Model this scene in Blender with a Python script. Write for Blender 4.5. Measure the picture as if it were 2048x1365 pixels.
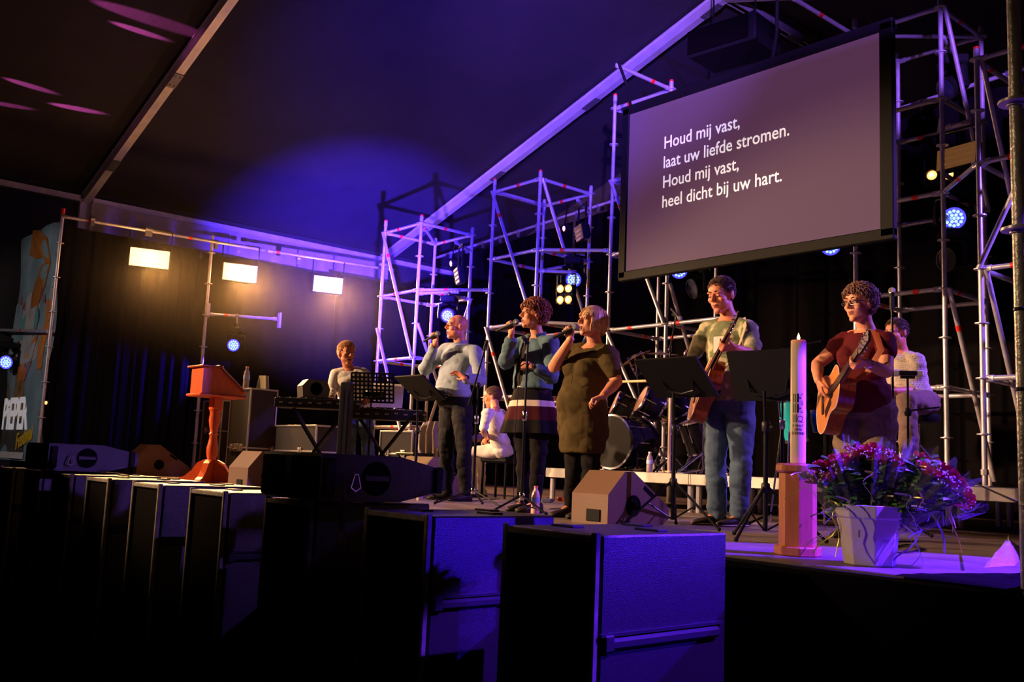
import bpy, bmesh, math, random
import numpy as np
from mathutils import Vector as V, Matrix
random.seed(7)
S = bpy.context.scene
COL = S.collection
for o in list(bpy.data.objects): bpy.data.objects.remove(o)
# ---------------------------------------------------------------- camera
FPX = 1925.0; RHO = math.atan(.043); TH = math.atan(248/1925.0); YAW = math.radians(49.4)
FW = V((-math.sin(YAW)*math.cos(TH), math.cos(YAW)*math.cos(TH), math.sin(TH)))
RT = V((math.cos(YAW), math.sin(YAW), 0)); UP = RT.cross(FW)
CAM = V((0, 0, 1.57))
cam = bpy.data.cameras.new('camera'); co = bpy.data.objects.new('camera', cam); COL.objects.link(co)
cam.sensor_width = 36; cam.lens = FPX/2048*36; cam.clip_start = .1; cam.clip_end = 200
ix = RT*math.cos(RHO)+UP*math.sin(RHO); iy = -RT*math.sin(RHO)+UP*math.cos(RHO)
m = Matrix.Identity(4)
for i in range(3):
    m[i][0] = ix[i]; m[i][1] = iy[i]; m[i][2] = -FW[i]; m[i][3] = CAM[i]
co.matrix_world = m; S.camera = co
# ---------------------------------------------------------------- look
S.view_settings.view_transform = 'Standard'; S.view_settings.look = 'None'
S.view_settings.gamma = 1; S.view_settings.use_curve_mapping = False; S.view_settings.exposure = 0
w = bpy.data.worlds.new('night'); S.world = w; w.use_nodes = True
w.node_tree.nodes['Background'].inputs[0].default_value = (.5, .3, .35, 1)
w.node_tree.nodes['Background'].inputs[1].default_value = .004
def spot(name, loc, to, col, power, deg, blend=.3, size=.08):
    l = bpy.data.lights.new(name, 'SPOT'); l.color = col; l.energy = power
    l.spot_size = math.radians(deg); l.spot_blend = blend; l.shadow_soft_size = size
    o = bpy.data.objects.new(name, l); COL.objects.link(o); o.location = loc
    o.rotation_euler = (V(to)-V(loc)).to_track_quat('-Z', 'Y').to_euler(); return o
WARM = (1, .60, .33); BLUE = (.05, .02, 1); VIOLET = (.30, .13, 1)
# front-of-house key on the performers, warm, from the audience's left
spot('key_wash', (-12, -3.5, 5.4), (-5.8, 5.6, 2.2), WARM, 10500, 32, .5, .12)
spot('key_wash_far', (-15, -1.0, 5.2), (-9.8, 6.5, 2.1), WARM, 6500, 34, .5, .12)
spot('key_wash_near', (-7.5, -4.5, 5.4), (-2.8, 5.2, 2.2), WARM, 1900, 24, .6, .12)
spot('banner_fill', (-11, -2, 4.5), (-15.8, 3.9, 2.9), (1, .85, .75), 420, 34, .5, .1)  # spot added to make the banner visible, no lamp known
# violet and blue stage lamps, with added spots that have no fixture
spot('violet_side', (1.3, 5.9, 4.8), (-9.0, 9.0, 4.1), (.34, .12, 1), 34000, 50, .6, .05)
spot('violet_fill_front', (4.5, -1.5, 5.4), (-6.6, 9.4, 6.0), (.34, .13, 1), 21000, 42, .9, .08)  # added from the camera side to tint the tower tubes violet
spot('violet_back', (-.5, 9.6, 5.2), (-6.0, 6.0, 2.0), VIOLET, 2600, 50, .6, .05)
spot('blue_sub_side', (.8, 7.6, 3.35), (-2.55, 3.1, 1.0), (.05, .008, 1), 4600, 21, .3, .03)
spot('violet_deck', (.5, 6.2, 5.4), (-1.95, 4.1, 1.2), (.13, .02, 1), 12500, 26, .12, .03)
spot('violet_fill_right', (3.5, 4.4, 3.3), (-4.2, 9.4, 3.4), (.30, .10, 1), 7000, 35, .5, .04)  # added to turn the right tower tubes violet
spot('blue_fill_roof', (-8.2, 5.4, 3.15), (-16.6, 10.0, 5.45), (.06, .02, 1), 46000, 40, 1, .03)  # floats above the singers without a fixture, added for the roof patch
spot('blue_fill_roof_wide', (-4.0, 2.6, 3.3), (-12.4, 9.6, 7.4), BLUE, 9000, 44, .95, .03)  # added wide spot for a dim blue over the roof
spot('violet_fill_rafter', (-1.0, 1.5, 4.3), (-11.0, 11.0, 8.0), (.30, .12, 1), 13000, 28, .9, .04)  # added to light the rear rafter violet
spot('rafter_fill', (-5, -3, 2.2), (-13.5, 4.6, 6.8), (1, .46, .44), 130, 60, .9, .1)  # added pinkish spot that brightens the left rafter, no real lamp
spot('pole_fill', (1.5, -1.5, 2.5), (-1.45, 3.7, 2.2), (.9, 1, .85), 260, 16, .5, .05)  # added spot that brightens the near pole, no real lamp
spot('blue_curtain', (-14.50, 6.6, 3.0), (-14.9, 4.6, 2.25), BLUE, 420, 56, .6, .02)
# ---------------------------------------------------------------- pixel -> place helpers
def ray(x, y):
    a = x-1024; b = y-682.5
    u = a*math.cos(RHO)+b*math.sin(RHO); v = -a*math.sin(RHO)+b*math.cos(RHO)
    return (FW*FPX+RT*u-UP*v)/FPX
def pz(x, y, z): d = ray(x, y); return CAM+d*((z-CAM.z)/d.z)
def py(x, y, Y): d = ray(x, y); return CAM+d*(Y/d.y)
def px(x, y, X): d = ray(x, y); return CAM+d*(X/d.x)
def pplane(x, y, p, n): d = ray(x, y); return CAM+d*((V(p)-CAM).dot(n)/d.dot(n))
def psph(x, y, c, r, near=True):
    d = ray(x, y); oc = CAM-c; a = d.dot(d); b = 2*d.dot(oc); k = oc.dot(oc)-r*r; q = b*b-4*a*k
    if q <= 0: t = -b/(2*a); p = CAM+d*t; return c+(p-c).normalized()*r
    t = (-b-math.sqrt(q))/(2*a) if near else (-b+math.sqrt(q))/(2*a); return CAM+d*t
# ---------------------------------------------------------------- mesh builder
class MB:
    def __init__(s): s.v = []; s.f = []; s.m = []
    def add(s, vs, fs, mi=0):
        k = len(s.v); s.v += [tuple(p) for p in vs]
        for f in fs: s.f.append(tuple(i+k for i in f)); s.m.append(mi)
        return s
    def box(s, c, size, rot=None, mi=0, ch=0):
        x, y, z = [q/2 for q in size]; c = V(c)
        if ch:
            ch = min(ch, x*.8, y*.8, z*.8); vs = []; idx = {}
            for sx in (-1, 1):
                for sy in (-1, 1):
                    for sz in (-1, 1):
                        for ax in range(3):
                            p = [sx*(x-ch), sy*(y-ch), sz*(z-ch)]; p[ax] += (sx, sy, sz)[ax]*ch
                            idx[(sx, sy, sz, ax)] = len(vs); vs.append(V(p))
            fs = []
            for ax in range(3):
                o1, o2 = [(1, 2), (2, 0), (0, 1)][ax]
                for sg in (-1, 1):
                    q = []
                    for a, b in ((-1, -1), (1, -1), (1, 1), (-1, 1)):
                        k = [0, 0, 0]; k[ax] = sg; k[o1] = a; k[o2] = b; q.append(idx[(*k, ax)])
                    fs.append(q if sg > 0 else q[::-1])
                for a in (-1, 1):
                    for b in (-1, 1):
                        q = []
                        for sg in (-1, 1):
                            k = [0, 0, 0]; k[ax] = sg; k[o1] = a; k[o2] = b
                            q += [idx[(*k, o1)], idx[(*k, o2)]] if sg < 0 else [idx[(*k, o2)], idx[(*k, o1)]]
                        fs.append(q)
            for sx in (-1, 1):
                for sy in (-1, 1):
                    for sz in (-1, 1): fs.append([idx[(sx, sy, sz, a)] for a in range(3)])
        else:
            vs = [V((a*x, b*y, d*z)) for a in (-1, 1) for b in (-1, 1) for d in (-1, 1)]
            fs = [(0, 1, 3, 2), (4, 6, 7, 5), (0, 4, 5, 1), (2, 3, 7, 6), (0, 2, 6, 4), (1, 5, 7, 3)]
        if rot is not None: vs = [rot @ p for p in vs]
        return s.add([p+c for p in vs], fs, mi)
    def tube(s, pts, rad, n=10, caps=True, mi=0, round_=False, flat=None):
        pts = [V(p) for p in pts]
        if not hasattr(rad, '__len__'): rad = [rad]*len(pts)
        rad = list(rad)
        if round_:
            d0 = (pts[0]-pts[1]).normalized(); d1 = (pts[-1]-pts[-2]).normalized(); r0 = rad[0]; r1 = rad[-1]
            pts = [pts[0]+d0*r0*.95, pts[0]+d0*r0*.6]+pts+[pts[-1]+d1*r1*.6, pts[-1]+d1*r1*.95]
            rad = [r0*.3, r0*.8]+rad+[r1*.8, r1*.3]
        t = (pts[1]-pts[0]).normalized(); up = V((0, 0, 1)) if abs(t.z) < .9 else V((1, 0, 0))
        if flat is not None: up = V(flat)
        a = t.cross(up).normalized(); vs = []; N = len(pts)
        for i in range(N):
            if i == 0: tt = pts[1]-pts[0]
            elif i == N-1: tt = pts[-1]-pts[-2]
            else: tt = (pts[i+1]-pts[i]).normalized()+(pts[i]-pts[i-1]).normalized()
            if tt.length < 1e-9: tt = t
            tt.normalize(); a = (a-tt*a.dot(tt))
            a = a.normalized() if a.length > 1e-6 else tt.orthogonal().normalized()
            b = tt.cross(a); r = rad[i]
            ra, rb = (r if hasattr(r, '__len__') else (r, r))
            for k in range(n):
                an = 2*math.pi*k/n; vs.append(pts[i]+a*(ra*math.cos(an))+b*(rb*math.sin(an)))
        fs = [(i*n+k, i*n+(k+1) % n, (i+1)*n+(k+1) % n, (i+1)*n+k) for i in range(N-1) for k in range(n)]
        if caps: fs += [tuple(range(n))[::-1], tuple((N-1)*n+k for k in range(n))]
        return s.add(vs, fs, mi)
    def lathe(s, prof, n=20, M=None, mi=0):
        vs = []; fs = []
        for r, z in prof:
            for k in range(n):
                an = 2*math.pi*k/n; vs.append(V((max(r, 1e-5)*math.cos(an), max(r, 1e-5)*math.sin(an), z)))
        for i in range(len(prof)-1):
            for k in range(n): fs.append((i*n+k, i*n+(k+1) % n, (i+1)*n+(k+1) % n, (i+1)*n+k))
        fs += [tuple(range(n))[::-1], tuple((len(prof)-1)*n+k for k in range(n))]
        if M is not None: vs = [M @ p for p in vs]
        return s.add(vs, fs, mi)
    def prism(s, poly, h, M=None, mi=0):       # poly in xy, extruded z 0..h
        n = len(poly); vs = [V((x, y, 0)) for x, y in poly]+[V((x, y, h)) for x, y in poly]
        fs = [tuple(range(n))[::-1], tuple(range(n, 2*n))]+[(i, (i+1) % n, n+(i+1) % n, n+i) for i in range(n)]
        if M is not None: vs = [M @ p for p in vs]
        return s.add(vs, fs, mi)
    def ell(s, c, semi, A=None, n=12, mi=0):
        c = V(c); vs = []; m_ = max(6, n//2+1); fs = []
        for i in range(m_+1):
            ph = math.pi*i/m_-math.pi/2
            for k in range(n):
                an = 2*math.pi*k/n
                p = V((semi[0]*max(math.cos(ph), .02)*math.cos(an), semi[1]*max(math.cos(ph), .02)*math.sin(an), semi[2]*math.sin(ph)))
                if A is not None: p = A @ p
                vs.append(c+p)
        fs = [(i*n+k, i*n+(k+1) % n, (i+1)*n+(k+1) % n, (i+1)*n+k) for i in range(m_) for k in range(n)]
        fs += [tuple(range(n))[::-1], tuple(m_*n+k for k in range(n))]
        return s.add(vs, fs, mi)
    def loft(s, rings, n=20, mi=0):              # rings: (centre, u vec, v vec) elliptical
        vs = []
        for c, u, v in rings:
            for k in range(n):
                an = 2*math.pi*k/n; vs.append(V(c)+V(u)*math.cos(an)+V(v)*math.sin(an))
        N = len(rings)
        fs = [(i*n+k, i*n+(k+1) % n, (i+1)*n+(k+1) % n, (i+1)*n+k) for i in range(N-1) for k in range(n)]
        fs += [tuple(range(n))[::-1], tuple((N-1)*n+k for k in range(n))]
        return s.add(vs, fs, mi)
    def grid(s, fn, nu, nv, mi=0):
        vs = [fn(i/nu, j/nv) for i in range(nu+1) for j in range(nv+1)]
        fs = [(i*(nv+1)+j, (i+1)*(nv+1)+j, (i+1)*(nv+1)+j+1, i*(nv+1)+j+1) for i in range(nu) for j in range(nv)]
        return s.add(vs, fs, mi)
    def mesh(s, name):
        me = bpy.data.meshes.new(name); me.from_pydata(s.v, [], s.f)
        me.polygons.foreach_set('material_index', s.m); me.update(); return me
def rotz(a): return Matrix.Rotation(a, 3, 'Z')
def frame(o, x, y, z=None):                      # 4x4 from axes
    x = V(x); y = V(y); z = V(z) if z is not None else x.cross(y)
    M = Matrix.Identity(4)
    for i in range(3): M[i][0] = x[i]; M[i][1] = y[i]; M[i][2] = z[i]; M[i][3] = o[i]
    return M
def zframe(o, d, up=(0, 0, 1)):                 # local z along d
    d = V(d).normalized(); u = V(up)
    if abs(d.dot(u)) > .97: u = V((0, 1, 0)) if abs(d.y) < .9 else V((1, 0, 0))
    x = u.cross(d).normalized(); return frame(V(o), x, d.cross(x), d)
MW = {}
def thing(name, label, cat, loc=(0, 0, 0), rz=0, group=None, kind=None):
    o = bpy.data.objects.new(name, None); COL.objects.link(o); o.empty_display_size = .1
    o.location = loc; o.rotation_euler = (0, 0, rz)
    MW[o.name] = Matrix.Translation(V(loc)) @ Matrix.Rotation(rz, 4, 'Z')
    if label: o['label'] = label
    if cat: o['category'] = cat
    if group: o['group'] = group
    if kind: o['kind'] = kind
    return o
def ob(name, mb, mats, parent=None, smooth=False, world=False, label=None, cat=None, group=None, kind=None, loc=None, bevel=0):
    me = mb if isinstance(mb, bpy.types.Mesh) else mb.mesh(name)
    if not isinstance(mats, (list, tuple)): mats = [mats]
    if len(me.materials) == 0:
        for q in mats: me.materials.append(q)
    if world and parent is not None: me.transform(MW[parent.name].inverted())
    if smooth:
        me.polygons.foreach_set('use_smooth', [True]*len(me.polygons))
        if smooth != 'full':
            try: me.set_sharp_from_angle(angle=math.radians(42))
            except Exception: pass
    o = bpy.data.objects.new(name, me); COL.objects.link(o)
    if parent is not None:
        o.parent = parent
        MW[o.name] = MW[parent.name] if loc is None else MW[parent.name] @ Matrix.Translation(V(loc))
    else: MW[o.name] = Matrix.Identity(4) if loc is None else Matrix.Translation(V(loc))
    if loc is not None: o.location = loc
    if bevel:
        b = o.modifiers.new('b', 'BEVEL'); b.width = bevel; b.segments = 1; b.limit_method = 'ANGLE'
    for k, q in (('label', label), ('category', cat), ('group', group), ('kind', kind)):
        if q: o[k] = q
    return o
def copy_tree(o, parent=None):
    c = o.copy(); COL.objects.link(c)
    if parent is not None: c.parent = parent
    for ch in o.children: copy_tree(ch, c)
    return c
def islands(mb, gap=None):
    par = list(range(len(mb.v)))
    def fd(i):
        while par[i] != i: par[i] = par[par[i]]; i = par[i]
        return i
    for f in mb.f:
        a = fd(f[0])
        for k in f[1:]: par[fd(k)] = a
    g = {}
    for f, m_ in zip(mb.f, mb.m): g.setdefault(fd(f[0]), []).append((f, m_))
    gs = list(g.values())
    if gap is not None:                                   # join pieces whose x ranges lie close together
        ex = sorted(((min(mb.v[i][0] for f, _ in q for i in f), max(mb.v[i][0] for f, _ in q for i in f), q) for q in gs), key=lambda t_: t_[0]); out = []
        for a, b, q in ex:
            if out and a-out[-1][1] < gap: out[-1][1] = max(out[-1][1], b); out[-1][2] = out[-1][2]+q
            else: out.append([a, b, list(q)])
        gs = [q[2] for q in out]
    res = []
    for q in gs:
        mp = {}; b = MB()
        for f, m_ in q:
            for i in f:
                if i not in mp: mp[i] = len(b.v); b.v.append(mb.v[i])
            b.f.append(tuple(mp[i] for i in f)); b.m.append(m_)
        res.append(b)
    return res
def obs(name, mb, *a, gap=None, **k):
    for b in islands(mb, gap): o = ob(name, b, *a, **k)
    return o
# ---------------------------------------------------------------- materials
MT = {}
def mat(name, col, rough=.6, metal=0, emit=None, estr=0, bump=0, bscale=40, var=0, vscale=6, alpha=1, spec=None, trans=0, sheen=0, wood=0, sss=0):
    if name in MT: return MT[name]
    m = bpy.data.materials.new(name); m.use_nodes = True; nt = m.node_tree; b = nt.nodes['Principled BSDF']
    c4 = (*col, 1); b.inputs['Base Color'].default_value = c4
    b.inputs['Roughness'].default_value = rough; b.inputs['Metallic'].default_value = metal
    if spec is None and max(col) < .05: spec = .12
    if spec is None and rough >= .8: spec = .12
    if spec is not None: b.inputs['Specular IOR Level'].default_value = spec
    if trans: b.inputs['Transmission Weight'].default_value = trans
    if sheen: b.inputs['Sheen Weight'].default_value = sheen
    if sss: b.inputs['Subsurface Weight'].default_value = sss; b.inputs['Subsurface Scale'].default_value = .02
    if emit: b.inputs['Emission Color'].default_value = (*emit, 1); b.inputs['Emission Strength'].default_value = estr
    if alpha < 1: b.inputs['Alpha'].default_value = alpha
    if var or bump or wood:
        tc = nt.nodes.new('ShaderNodeTexCoord'); n = nt.nodes.new('ShaderNodeTexNoise')
        n.inputs['Scale'].default_value = vscale; n.inputs['Detail'].default_value = 5
        if wood:
            mp = nt.nodes.new('ShaderNodeMapping'); mp.inputs['Scale'].default_value = (14, 14, 1.2) if wood == 1 else (1.5, 14, 14)
            nt.links.new(tc.outputs['Object'], mp.inputs[0]); nt.links.new(mp.outputs[0], n.inputs['Vector']); var = var or .35
        else: nt.links.new(tc.outputs['Object'], n.inputs['Vector'])
        if var:
            cr = nt.nodes.new('ShaderNodeMapRange'); cr.inputs['From Min'].default_value = .3; cr.inputs['From Max'].default_value = .7
            cr.inputs['To Min'].default_value = 1-var; cr.inputs['To Max'].default_value = 1+var
            nt.links.new(n.outputs[0], cr.inputs[0])
            mx = nt.nodes.new('ShaderNodeVectorMath'); mx.operation = 'SCALE'; mx.inputs[0].default_value = col
            nt.links.new(cr.outputs[0], mx.inputs['Scale']); nt.links.new(mx.outputs[0], b.inputs['Base Color'])
        if bump:
            n2 = nt.nodes.new('ShaderNodeTexNoise'); n2.inputs['Scale'].default_value = bscale; n2.inputs['Detail'].default_value = 3
            nt.links.new(tc.outputs['Object'], n2.inputs['Vector'])
            bp = nt.nodes.new('ShaderNodeBump'); bp.inputs['Strength'].default_value = bump; bp.inputs['Distance'].default_value = .02
            nt.links.new(n2.outputs[0], bp.inputs['Height']); nt.links.new(bp.outputs[0], b.inputs['Normal'])
    MT[name] = m; return m
def pattern(name, c1, c2, kind='wave', scale=30, rough=.8, axis='X', thr=.5, bump=.15):
    if name in MT: return MT[name]
    m = mat(name, c1, rough, bump=bump, bscale=12); nt = m.node_tree; b = nt.nodes['Principled BSDF']
    tc = nt.nodes.new('ShaderNodeTexCoord'); mixn = nt.nodes.new('ShaderNodeMix'); mixn.data_type = 'RGBA'
    mixn.inputs[6].default_value = (*c1, 1); mixn.inputs[7].default_value = (*c2, 1)
    def wave(ax):
        wv = nt.nodes.new('ShaderNodeTexWave'); wv.bands_direction = ax; wv.inputs['Scale'].default_value = scale
        nt.links.new(tc.outputs['Object'], wv.inputs['Vector']); g = nt.nodes.new('ShaderNodeMath'); g.operation = 'GREATER_THAN'
        g.inputs[1].default_value = thr; nt.links.new(wv.outputs['Fac'], g.inputs[0]); return g.outputs[0]
    if kind == 'wave': f = wave(axis)
    elif kind == 'check':
        a = wave('Z'); c = wave('DIAGONAL' if axis == 'D' else 'X'); ad = nt.nodes.new('ShaderNodeMath'); ad.operation = 'ADD'
        nt.links.new(a, ad.inputs[0]); nt.links.new(c, ad.inputs[1]); h = nt.nodes.new('ShaderNodeMath'); h.operation = 'MULTIPLY'
        h.inputs[1].default_value = .5; nt.links.new(ad.outputs[0], h.inputs[0]); f = h.outputs[0]
    elif kind == 'dots':
        vo = nt.nodes.new('ShaderNodeTexVoronoi'); vo.inputs['Scale'].default_value = scale; vo.inputs['Randomness'].default_value = .15
        nt.links.new(tc.outputs['Object'], vo.inputs['Vector']); g = nt.nodes.new('ShaderNodeMath'); g.operation = 'LESS_THAN'
        g.inputs[1].default_value = thr; nt.links.new(vo.outputs['Distance'], g.inputs[0]); f = g.outputs[0]
    else:
        n = nt.nodes.new('ShaderNodeTexNoise'); n.inputs['Scale'].default_value = scale; n.inputs['Detail'].default_value = 2
        nt.links.new(tc.outputs['Object'], n.inputs['Vector']); mr = nt.nodes.new('ShaderNodeMapRange')
        mr.inputs['From Min'].default_value = thr-.05; mr.inputs['From Max'].default_value = thr+.05
        nt.links.new(n.outputs[0], mr.inputs[0]); f = mr.outputs[0]
    nt.links.new(f, mixn.inputs[0]); nt.links.new(mixn.outputs[2], b.inputs['Base Color']); return m
M_tube = mat('galvanised_steel', (.50, .47, .55), .36, .4, var=.12, vscale=14)
M_tape = mat('red_tape', (.75, .02, .015), .5)
M_clamp = mat('clamp_steel', (.3, .3, .32), .4, .7)
M_black = mat('black_paint', (.006, .006, .007), .6, bump=.1, bscale=120)
M_blackm = mat('black_metal', (.015, .015, .017), .3, .3)
M_plastic = mat('black_plastic', (.02, .02, .022), .35)
M_cab = mat('textured_black_cabinet', (.013, .011, .012), .32, spec=.5, bump=.25, bscale=260)
M_cabedge = mat('warm_lit_edge', (.085, .07, .06), .6, var=.5, vscale=20)  # brown of the warm light put into the edge colour
M_grille = mat('dark_grille_foam', (.0025, .002, .002), 1, spec=.02)
M_curtain = mat('black_molton', (.0038, .003, .004), .95, spec=.05, bump=.1, bscale=60)
M_roof = mat('tent_canvas', (.036, .034, .036), .8, bump=.12, bscale=9, var=.08, vscale=2)
M_wall = mat('tent_wall_canvas', (.03, .028, .03), .5, bump=.8, bscale=3)
M_alu = mat('aluminium_beam', (.78, .75, .78), .42, .35, var=.1, vscale=5)
M_deck = mat('stage_plywood', (.16, .11, .10), .5, bump=.1, bscale=60, var=.3, vscale=3)
M_decke = mat('deck_aluminium_edge', (.5, .47, .42), .4, .4, var=.15)
M_ground = mat('ground_earth', (.03, .02, .016), .9, bump=.6, bscale=12, var=.3)
M_wood = mat('cherry_wood', (.55, .085, .018), .32, wood=1, var=.22)
M_wood2 = mat('oak_pedestal_wood', (.50, .15, .06), .45, wood=1, var=.15)
M_chrome = mat('chrome', (.8, .8, .82), .12, 1)
M_white = mat('white_plastic', (.75, .73, .7), .4)
M_skin = mat('skin', (.66, .27, .15), .5, sss=.1, var=.06, vscale=14)
M_skin2 = mat('ruddy_skin', (.64, .22, .12), .5, sss=.1, var=.08, vscale=12)
M_lip = mat('lips', (.45, .12, .09), .45)
M_mouth = mat('mouth_interior', (.06, .01, .01), .6)
M_eyew = mat('eye_white', (.6, .55, .5), .3)
M_iris = mat('iris', (.03, .03, .035), .2)
def emis(name, col, st): return mat(name, tuple(min(1, c) for c in col), .5, emit=col, estr=st)
# ================================================================ people
def remesh(mb, voxel, name, smooth=2):
    me = mb.mesh('tmp'); o = bpy.data.objects.new('tmp', me); COL.objects.link(o)
    r = o.modifiers.new('r', 'REMESH'); r.mode = 'VOXEL'; r.voxel_size = voxel; r.use_smooth_shade = True
    if smooth:
        q = o.modifiers.new('s', 'SMOOTH'); q.iterations = smooth; q.factor = .5
    dg = bpy.context.evaluated_depsgraph_get(); dg.update()
    me2 = bpy.data.meshes.new_from_object(o.evaluated_get(dg)); me2.name = name
    bpy.data.objects.remove(o); bpy.data.meshes.remove(me); me2.materials.clear(); return me2
def nrm(v): return V(v).normalized()
def lerp(a, b, t): return a+(b-a)*t
TM = [(-.12, .13, .095), (0, .168, .115), (.18, .165, .112), (.38, .15, .108), (.62, .165, .118), (.8, .172, .108), (.9, .15, .088), (.96, .10, .07), (1.02, .065, .062)]
TFm = [(-.12, .14, .10), (0, .178, .118), (.18, .165, .11), (.38, .135, .098), (.62, .145, .105), (.8, .148, .095), (.9, .13, .08), (.96, .085, .062), (1.02, .052, .052)]
class P: pass
def ring(p, t, inf=0):
    T = p.T
    for i in range(len(T)-1):
        if T[i][0] <= t <= T[i+1][0]: break
    a = (t-T[i][0])/(T[i+1][0]-T[i][0]); a = max(0, min(1, a))
    w_ = lerp(T[i][1], T[i+1][1], a)*p.wid; d_ = lerp(T[i][2], T[i+1][2], a)*p.dep
    hip = (p.hipR+p.hipL)/2; c = lerp(hip, p.neck, t) + p.F*(p.belly*max(0, 1-abs(t-.25)/.35)) + p.F*.02*math.sin(max(0, min(1, t))*math.pi)
    ax = lerp(nrm(p.hipR-p.hipL), nrm(p.shR-p.shL), max(0, min(1, t))).normalized()
    up = nrm(p.neck-hip); fv = up.cross(ax).normalized()
    if fv.dot(p.F) < 0: fv = -fv
    return (c, ax*(w_+inf), fv*(d_+inf+p.belly*.6*max(0, 1-abs(t-.25)/.35)))
def hand(mb, wrist, d, n, right, curl=(.5, .5, .5, .5), k=1.0, spread=0, thumbcurl=.6):
    d = nrm(d); n = nrm(V(n)-d*V(n).dot(d)); s = d.cross(n) if right else n.cross(d); w0 = V(wrist)
    mb.loft([(w0-d*.02*k, s*.026*k, n*.020*k), (w0+d*.02*k, s*.031*k, n*.018*k), (w0+d*.05*k, s*.039*k, n*.016*k), (w0+d*.083*k, s*.040*k, n*.013*k), (w0+d*.092*k, s*.034*k, n*.009*k)], 14)
    for i, L in enumerate((.070, .078, .072, .056)):
        b = w0+d*(.084-.004*abs(i-1))*k+s*(.0305-.0205*i)*k; a = 0; dd = (d+s*spread*(1.5-i)*.12).normalized(); pts = [b-dd*.015*k, b]
        for q in (.44, .31, .25):
            a += curl[i]*(1.0, 1.15, .8)[len(pts)-2]; v = dd*math.cos(a)+n*math.sin(a); pts.append(pts[-1]+v*(L*q*k))
        mb.tube(pts, [.0092*k, .0092*k, .0085*k, .0078*k, .0066*k], 8, round_=True)
    b = w0+d*.018*k+s*.024*k; d1 = nrm(s*.62+d*.7+n*.3); d2 = nrm(d*.75+n*thumbcurl+s*(.35-thumbcurl*.5))
    mb.tube([b, b+d1*.044*k, b+d1*.044*k+d2*.034*k], [.0135*k, .0108*k, .0082*k], 8, round_=True)
def gripw(G, A, n, right, off=.034, back=.062, k=1.0):
    """wrist place and finger direction of a hand closed round an axis A at G"""
    A = nrm(A); n = nrm(V(n)-A*V(n).dot(A)); d = n.cross(A) if right else A.cross(n)
    return V(G)-n*off*k-d*back*k, d, n
def limb(mb, a, b, c, ra, inf=0, n=14, t1=1, t2=1):
    """shoulder-elbow-wrist / hip-knee-ankle chain; ra = radii at start, mid, joint, bulge, end"""
    pts = [a, lerp(a, b, .45*t1)]; r = [ra[0]+inf, ra[1]+inf]
    if t1 >= 1: pts += [b]; r += [ra[2]+inf]
    else: pts = [a, lerp(a, b, t1*.5), lerp(a, b, t1)]; r = [ra[0]+inf, ra[1]+inf, lerp(ra[1], ra[2], t1)+inf]
    if t1 >= 1 and t2 > 0:
        pts.append(lerp(b, c, .3*t2)); r.append(ra[3]+inf)
        pts.append(lerp(b, c, t2)); r.append(lerp(ra[3], ra[4], t2)+inf)
    mb.tube(pts, r, n, round_=True)
ARM_M = (.056, .050, .040, .041, .027); ARM_F = (.048, .043, .035, .036, .023)
LEG_M = (.092, .082, .058, .060, .040); LEG_F = (.092, .080, .055, .056, .036)
def head_axes(p):
    f = nrm(p.hF); r = f.cross(V((0, 0, 1))).normalized(); u = r.cross(f).normalized(); 
    if getattr(p, 'roll', 0): q = Matrix.Rotation(p.roll, 3, f); r = q @ r; u = q @ u
    return r, f, u
def build_head(mb, p):
    r, f, u = head_axes(p); k = p.hs; A = Matrix((r, f, u)).transposed(); H = p.head
    def L(x, y, z): return H+r*(x*k)+f*(y*k)+u*(z*k)
    def E(x, y, z, a, b, c, n=16): mb.ell(L(x, y, z), (a*k, b*k, c*k), A, n)
    E(0, -.014, .030, .076, .094, .088, 24)
    E(0, .030, -.035, .060, .060, .080, 20)
    E(0, .022, -.055, .063*p.jaw, .058, .052, 20)
    E(0, .045, .035, .060, .046, .058, 20)                      # forehead
    E(0, .066, -.098, .026*p.jaw, .022, .020)                    # chin
    for s in (-1, 1):
        E(.029*s, .081, .027, .025, .012, .009)                   # brow
        E(.040*s, .058, -.022, .024, .026, .024)                  # cheek
        E(.011*s, .097, -.027, .0085, .011, .008)                 # nostril
        E(.038*s, .030, -.064, .021, .030, .026)                  # jaw side
        E(.077*s, -.010, -.004, .008, .019, .032)                 # ear
        E(.080*s, -.016, .006, .006, .012, .020)
        E(.031*s, .074, .006, .016, .013, .011)                   # lids
    mb.tube([L(0, .088, .020), L(0, .098, .002), L(0, .111, -.020)], [.008*k, .009*k, .0115*k], 10, round_=True)
    mo = p.mouth
    E(0, .083, -.051, .023, .014, .007); E(0, .080, -.064-mo, .020, .015, .0075)
    if mo > 0:
        for s in (-1, 1): E(.022*s, .076, -.057-mo*.5, .006, .011, .010+mo*.4)
    # neck
    mb.tube([lerp(p.neck, p.head, -.15)-f*.01, lerp(p.neck, L(0, -.02, -.06), .5), L(0, -.018, -.03)], [.062*p.nk, .053*p.nk, .053*p.nk], 18)
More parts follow.
